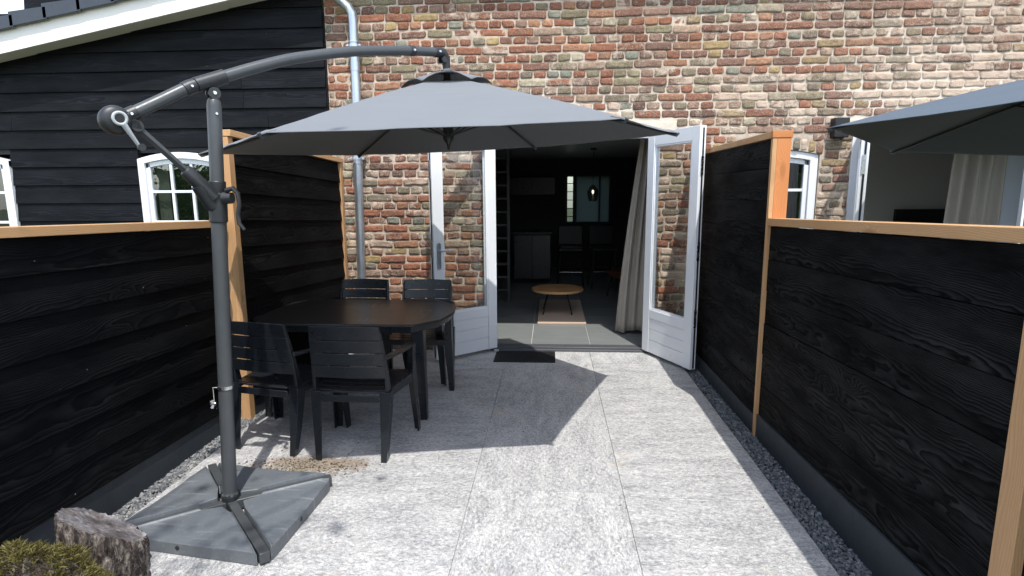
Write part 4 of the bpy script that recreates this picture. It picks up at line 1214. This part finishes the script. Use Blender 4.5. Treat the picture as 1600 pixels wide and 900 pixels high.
def mossy():
    t = thing('mossy_log', 'round log thickly grown with yellow-green moss in the bottom left corner', 'log', (-1.56, 1.50, 0))
    c0 = Vector((0, 0, .10)); m = MB(); NA, NP = 40, 16; R = []
    def surf(a, ph):
        d = Vector((cos(a)*cos(ph), sin(a)*cos(ph), sin(ph)))
        r = 1+.16*noise.noise(d*2.3)+.09*noise.noise(d*6)
        return Vector((d.x*.25*r-.03, d.y*.145*r, .18+d.z*.36*r))
    for j in range(NP+1):
        ph = -.2+(pi/2+.2-.02)*j/NP; R.append([surf(2*pi*i/NA, ph) for i in range(NA)])
    m.loft(R, cap=True)
    m.loft([[(.17*cos(2*pi*i/20), .12*sin(2*pi*i/20), z) for i in range(20)] for z in (0, .2)]); m.build('core', 'bark', t, smooth=True)
    m = MB(); rg = random.Random(3)
    cols = [(.07,.05,.02), (.12,.105,.03), (.19,.17,.045), (.27,.235,.07), (.37,.32,.13), (.16,.10,.045)]
    for _ in range(48000):
        a = rg.uniform(0, 2*pi); ph = math.asin(rg.uniform(-.05, 1)); p = surf(a, ph); nrm = (p-Vector((0, 0, .0))).normalized()
        cl = noise.noise(p*14)
        if cl < -.25 and rg.random() < .5: continue
        d = (nrm+Vector((rg.uniform(-1.5, 1.5), rg.uniform(-1.5, 1.5), rg.uniform(-.9, .5)))*.9).normalized()
        L = rg.uniform(.008, .030)*(1+.7*cl); s = d.cross(Vector((rg.uniform(-1, 1), rg.uniform(-1, 1), rg.uniform(-1, 1)))).normalized()*rg.uniform(.0011, .0022)
        bend = Vector((rg.uniform(-1, 1), rg.uniform(-1, 1), -.4))*L*.3
        b = len(m.v); m.v += [p-nrm*.003-s, p-nrm*.003+s, p+d*L*.6+s*.8+bend*.3, p+d*L+bend, p+d*L*.6-s*.8+bend*.3]
        c = cols[min(5, max(0, int(2.2+cl*3+rg.uniform(-1.8, 2.2))))]; k = rg.uniform(.7, 1.3)
        m.quad([b, b+1, b+2, b+3, b+4], col=tuple(min(1, q*k) for q in c))
    o = m.build('moss', 'moss', t); o['kind'] = 'stuff'
mossy()
# crumbs of soil and leaf litter near the foot
m = MB(); rg = random.Random(5)
for _ in range(520):
    x = rg.gauss(-1.45, .17); y = rg.gauss(3.16, .055)
    if x < -1.9: continue
    r = rg.uniform(.0015, .0055); b = len(m.v)
    for v in ICO: m.v.append(Vector((x, y, r*.4))+Vector((v.x*r*1.4, v.y*r, v.z*r*.5)))
    c = rg.choice([(.06,.035,.02), (.14,.09,.05), (.35,.30,.22), (.10,.11,.03)])
    for f in IF: m.quad([b+q for q in f], col=c)
tag(m.build('soil_crumbs', 'gravel'), 'brown soil crumbs and litter scattered by the chair legs', 'soil', kind='stuff')

m = MB(); rg = random.Random(8)
for _ in range(90):
    x = rg.uniform(-1.9, 1.15); y = 1.7+3.9*rg.random()**1.2
    if -2.1 < x < -1.15 and 2.1 < y < 3.1: continue
    sz = rg.uniform(.004, .012); a = rg.uniform(0, 6.3); u_ = Vector((cos(a), sin(a), rg.uniform(-.1, .3)))*sz; w_ = Vector((-sin(a), cos(a), 0))*sz*rg.uniform(.25, .6); p = Vector((x, y, .003))
    q = len(m.v); m.v += [p-u_, p-w_, p+u_, p+w_]; m.quad([q, q+1, q+2, q+3], col=rg.choice([(.16,.10,.04), (.09,.06,.03), (.12,.12,.03), (.25,.2,.12)]))
tag(m.build('leaf_litter', 'gravel'), 'small dry leaves and bits of twig scattered over the paving', 'litter', kind='stuff')

# ------------------------------------------------------------------ interior
ct = thing('coffee_table', 'round wooden coffee table on thin black legs inside the open doors', 'coffee table', (.09, 7.42, .04))
m = MB(); N = 48; m.loft([[(.335*cos(2*pi*i/N), .335*sin(2*pi*i/N), z) for i in range(N)] for z in (.315, .345)])
for i in range(len(m.uv)): m.uv[i] = [(m.v[q].x+3, m.v[q].y+1, 2.) for q in m.f[i]]
m.build('tabletop', 'oak', ct, bevel=.004)
for k in range(4):
    a = R_(45+90*k); m = MB(); m.tube([(.16*cos(a), .16*sin(a), .315), (.27*cos(a), .27*sin(a), .0)], .009, 8); m.build('leg', 'black', ct)
rug = MB(); rug.box((-.155, 6.80, .0405), (.43, 8.3, .066)); tag(rug.build('rug', 'rug', bevel=.004), 'beige rug under the round coffee table', 'rug')
def curtain(name, label, xl_top, xl_bot, xr, y, z0, z1, mat, folds=6, bow=0.0):
    m = MB(); NX, NZ = 70, 26
    for j in range(NZ+1):
        v = j/NZ; z = z0+(z1-z0)*v; xl = xl_bot+(xl_top-xl_bot)*(v**1.25)
        for i in range(NX+1):
            u = i/NX; x = xl+(xr-xl)*u
            yy = y+.035*sin(u*folds*2*pi+.5*sin(v*2))*(.75+.25*v)+.014*sin(u*folds*4.3+v*3+1)+.02*noise.noise(Vector((u*4, v*1.5, 2)))
            m.v.append(Vector((x, yy, z-(.012*sin(u*9) if j == 0 else 0))))
    for j in range(NZ):
        for i in range(NX): q = j*(NX+1)+i; m.quad([q, q+1, q+NX+2, q+NX+1])
    o = m.build(name, mat, smooth=True); s = o.modifiers.new('Solidify', 'SOLIDIFY'); s.thickness = .003
    return tag(o, label, 'curtain')
curtain('curtain', 'beige curtain drawn aside just inside the open right door leaf', .965, .73, 1.16, 6.36, .075, 2.27, 'curtain', 4)
curtain('curtain', 'grey curtain in the neighbouring room seen over the right-hand fence', 4.20, 4.12, 4.72, 6.42, .06, 2.27, 'curtain_grey', 4)
# TV in the neighbour room
bl = MB(); bl.box((4.64, 6.56, .05), (6.15, 6.57, 2.25)); tag(bl.build('pale_sheet', 'pale_cloth'), 'pale blue-grey sheet beside the grey curtain at the right edge', 'blind')  # plain pale sheet standing in for the surface beyond the curtain
tv = thing('television', 'black television against the grey wall of the neighbouring room', 'television', (5.35, 8.64, 0))
m = MB(); m.box((-.45, -.03, .80), (.45, .02, 1.345)); m.build('screen', 'black', tv, bevel=.004)
m = MB(); m.box((-.55, -.25, .30), (.55, .02, .70)); m.box((-.03, -.06, .70), (.03, .0, .80)); m.build('stand', 'black', tv, bevel=.004)
# pendant
pn = thing('pendant_lamp', 'smoked glass pendant lamp hanging before the far kitchen window', 'lamp', (.675, 9.5, 2.30))
m = MB(); m.tube([(0, 0, 0), (0, 0, -.02)], .05, 16); m.tube([(0, 0, -.02), (0, 0, -.575)], .004, 6); m.build('cord', 'black', pn)
m = MB(); pr = [(-.575, .018), (-.60, .05), (-.66, .088), (-.71, .092), (-.78, .078), (-.835, .062)]
N = 24; m.loft([[(r*cos(2*pi*i/N), r*sin(2*pi*i/N), z) for i in range(N)] for z, r in pr], cap=False); o = m.build('lamp_shade', 'lamp_glass', pn, smooth=True)
m = MB(); m.tube([(0, 0, -.59), (0, 0, -.65)], .014, 10); m.build('socket', 'black', pn)
m = MB(); m.tube([(0, 0, -.655), (0, 0, -.67), (0, 0, -.70), (0, 0, -.715)], [.008, .017, .017, .006], 12); m.build('bulb', 'bulb', pn, smooth=True)
# kitchen window of frosted glass (part of the house)
m = MB(); kx0, kx1, kz0, kz1, ky = KW
def bar(x0, x1, z0, z1): m.box((x0, ky-.03, z0), (x1, ky+.05, z1))
bar(kx0-.05, kx0, kz0-.02, kz1+.05); bar(kx1, kx1+.05, kz0-.02, kz1+.05); bar(kx0, kx1, kz1, kz1+.05); bar(kx0, kx1, kz0-.02, kz0)
bar(.455, .53, kz0, kz1); bar(.99, 1.02, kz0, kz1)
for q in range(5): m.box((kx0, ky-.01, kz0+.17*q+.1), (.455, ky+.01, kz0+.17*q+.115))
kf = H(m, 'window', 'ladder', bevel=.003); 
m = MB(); m.box((kx0, ky+.02, kz0), (.455, ky+.024, kz1)); m.build('pane', 'glass_mirror', kf)
m = MB(); m.box((.53, ky+.0, kz0), (kx1, ky+.008, kz1)); kp = m.build('pane', 'frosted', kf)
# kitchen cabinets, island, stools
kc = thing('kitchen_cabinet', 'grey wall cabinet with flap fronts on the far kitchen wall', 'cabinet', (-.36, 12.0, 1.5))
m = MB(); m.box((-.48, -.13, .06), (.44, .19, .41)); m.build('carcass', 'cabinet', kc, bevel=.003)
m = MB(); m.box((-.478, -.15, .065), (-.02, -.131, .405)); m.box((-.015, -.15, .065), (.438, -.131, .405)); m.build('cabinet_door', 'cabinet', kc, bevel=.002)
ki = thing('kitchen_counter', 'pale fronted kitchen counter at the back of the dark room', 'counter', (-.30, 10.2, .04))
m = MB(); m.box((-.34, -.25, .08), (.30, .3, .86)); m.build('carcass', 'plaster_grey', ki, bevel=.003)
m = MB(); m.box((-.36, -.28, .861), (.32, .33, .90)); m.build('worktop', 'black', ki, bevel=.003)
m = MB(); m.box((-.33, -.268, .10), (-.03, -.251, .84)); m.box((-.02, -.268, .10), (.29, -.251, .84)); m.build('cabinet_door', 'cabinet', ki, bevel=.002)
def make_stool():
    r = thing('bar_stool', '', 'stool', (.33, 9.55, .04))
    m = MB(); m.box((-.20, -.19, .62), (.20, .19, .67)); m.build('seat', 'black', r, bevel=.015)
    m = MB(); m.box((-.20, .17, .70), (.20, .195, 1.02)); m.build('backrest', 'black', r, bevel=.012)
    for sx in (-1, 1):
        for sy in (-1, 1):
            m = MB(); m.tube([(sx*.17, sy*.16, .62), (sx*.21, sy*.2, 0)], .011, 8); m.build('leg', 'black', r)
    m = MB(); m.tube([(-.19, -.18, .28), (.19, -.18, .28)], .009, 8); m.build('footrest', 'chrome', r)
    return r
s0 = make_stool(); s1 = copy_tree(s0); s1.location = (.86, 9.6, .04); s1.rotation_euler = (0, 0, .1)
s0['label'] = 'black bar stool in the dark room, right behind the round coffee table'; s1['label'] = 'black bar stool in the dark room, below the pendant lamp and nearer the curtain'
s0['group'] = s1['group'] = 'bar stools in the kitchen'
ac = thing('armchair', 'low brown armchair in the dark room beside the beige curtain', 'armchair', (1.18, 8.55, .04), R_(-70))
m = MB(); m.box((-.28, -.26, .32), (.28, .27, .42)); m.build('seat', 'seat_brown', ac, bevel=.03, segs=3)
m = MB(); m.box((-.28, .24, .40), (.28, .32, .82)); m.build('backrest', 'seat_brown', ac, bevel=.03, segs=3)
for sx in (-1, 1):
    for sy in (-1, 1): m = MB(); m.tube([(sx*.22, sy*.2, .32), (sx*.26, sy*.25, 0)], .012, 8); m.build('leg', 'black', ac)
ld = thing('ladder_staircase', 'steep grey open staircase along the left side of the dark room', 'staircase', (-.72, 8.2, .04))
for y0 in (0.0,):
    for xx in (.0, -.55):
        m = MB(); m.box((xx-.02+.12, -.03, .0), (xx+.02+.12, .03, 2.2)); m.build('stile', 'ladder', ld, bevel=.003)
for k in range(11):
    m = MB(); m.box((-.41, -.05, .18+k*.185), (.10, .05, .205+k*.185)); m.build('tread', 'ladder', ld, bevel=.002)

# ------------------------------------------------------------------ garden behind the camera (seen mirrored in the panes)
m = MB(); rg = random.Random(11)
for _ in range(26000):
    x = rg.uniform(-14, 10); z = 3.6*rg.random()**.8; y = -7.5-rg.uniform(0, 2)+.5*sin(x)+ (z*.1)
    zmax = 2.6+1.1*noise.noise(Vector((x*.35, 2, 0)))
    if z > zmax: continue
    s = rg.uniform(.04, .09); n = Vector((rg.uniform(-1, 1), rg.uniform(-1, 1), rg.uniform(-1, 1))).normalized(); a = n.orthogonal().normalized()*s; b = n.cross(a)
    p = Vector((x, y, z)); q = len(m.v); m.v += [p-a, p-b*.5, p+a, p+b*.5]
    c = rg.choice([(.05,.10,.02), (.08,.14,.03), (.035,.07,.02), (.11,.16,.04)]); m.quad([q, q+1, q+2, q+3], col=c)
m.quad([len(m.v)+k for k in range(4)], col=(.03,.05,.015)); m.v += [Vector(p) for p in ((-15, -9.6, 0), (11, -9.6, 0), (11, -9.6, 2.5), (-15, -9.6, 2.5))]
tag(m.build('hedge', 'leaf'), 'loose green hedge at the end of the garden', 'hedge', kind='stuff')

tr = thing('garden_tree', 'slender tree behind the camera whose twigs dapple the parasol foot', 'tree', (-3.3, -3.2, 0))
m = MB(); m.tube([(0, 0, -.1), (.1, .1, 1.5), (.35, .4, 3.0), (.9, .9, 4.4), (1.6, 1.5, 5.4)], [.13, .10, .08, .055, .03], 12)
lf = MB(); rg = random.Random(21)
for _ in range(16):
    a = Vector((1.6, 1.5, 5.2))+Vector((rg.uniform(-.6, .2), rg.uniform(-.6, .2), rg.uniform(-.6, .2)))
    b = Vector((2.45, 2.75, 6.0))+Vector((rg.uniform(-.8, .7), rg.uniform(-.6, .7), rg.uniform(-.5, .5)))
    mid = a.lerp(b, .5)+Vector((rg.uniform(-.2, .2), rg.uniform(-.2, .2), .15)); m.tube([a, mid, b], [.018, .012, .005], 6)
    for _k in range(22):
        p = a.lerp(b, rg.uniform(.35, 1.05))+Vector((rg.gauss(0, .13), rg.gauss(0, .13), rg.gauss(0, .1))); sz = rg.uniform(.025, .055)
        n_ = Vector((rg.uniform(-1, 1), rg.uniform(-1, 1), rg.uniform(.2, 1.4))).normalized(); u_ = n_.orthogonal().normalized()*sz; w_ = n_.cross(u_)*.55
        q = len(lf.v); lf.v += [p-u_, p-w_, p+u_, p+w_]; lf.quad([q, q+1, q+2, q+3], col=rg.choice([(.05,.10,.02), (.08,.13,.03)]))
m.build('trunk', 'bark', tr, smooth='auto'); lf.build('crown', 'leaf', tr)

# ------------------------------------------------------------------ camera, light, world
cam = bpy.data.cameras.new('Camera'); co = bpy.data.objects.new('Camera', cam); COL.objects.link(co); S.camera = co
cam.sensor_width = 36; cam.lens = 900/1600*36; cam.clip_end = 500; cam.clip_start = .05
P_, YW, RL = R_(9.46), R_(3.88), R_(-.35)
fw = Vector((-sin(YW)*cos(P_), cos(YW)*cos(P_), -sin(P_))); r0 = Vector((cos(YW), sin(YW), 0)); u0 = r0.cross(fw)
r1 = r0*cos(RL)+u0*sin(RL); u1 = -r0*sin(RL)+u0*cos(RL)
co.matrix_world = Matrix(((r1.x, u1.x, -fw.x, 0), (r1.y, u1.y, -fw.y, 0), (r1.z, u1.z, -fw.z, 1.62), (0, 0, 0, 1)))

sd = Vector((.158, -.502, 1)).normalized()
sun = bpy.data.lights.new('Sun', 'SUN'); so = bpy.data.objects.new('Sun', sun); COL.objects.link(so)
sun.energy = 2.0; sun.angle = R_(.53); sun.color = (1, .965, .91)
so.rotation_euler = sd.to_track_quat('Z', 'Y').to_euler(); so.location = (2, -6, 12)
w = bpy.data.worlds.new('World'); S.world = w; w.use_nodes = True
nt = w.node_tree; bg = nt.nodes['Background']; sk = nt.nodes.new('ShaderNodeTexSky'); sk.sky_type = 'NISHITA'; sk.sun_disc = False
sk.sun_elevation = math.asin(sd.z); sk.sun_rotation = math.atan2(sd.x, sd.y); sk.air_density = 1.0; sk.dust_density = 1.0; sk.ozone_density = 1.0
hs = nt.nodes.new('ShaderNodeHueSaturation'); hs.inputs['Saturation'].default_value = .62; nt.links.new(sk.outputs[0], hs.inputs['Color']); nt.links.new(hs.outputs[0], bg.inputs[0]); bg.inputs[1].default_value = .15
vs = S.view_settings; vs.view_transform = 'Standard'; vs.look = 'None'; vs.exposure = 1.34; vs.gamma = 1; vs.use_curve_mapping = False
S.cycles.max_bounces = 8; S.cycles.transparent_max_bounces = 12; S.cycles.use_denoising = True
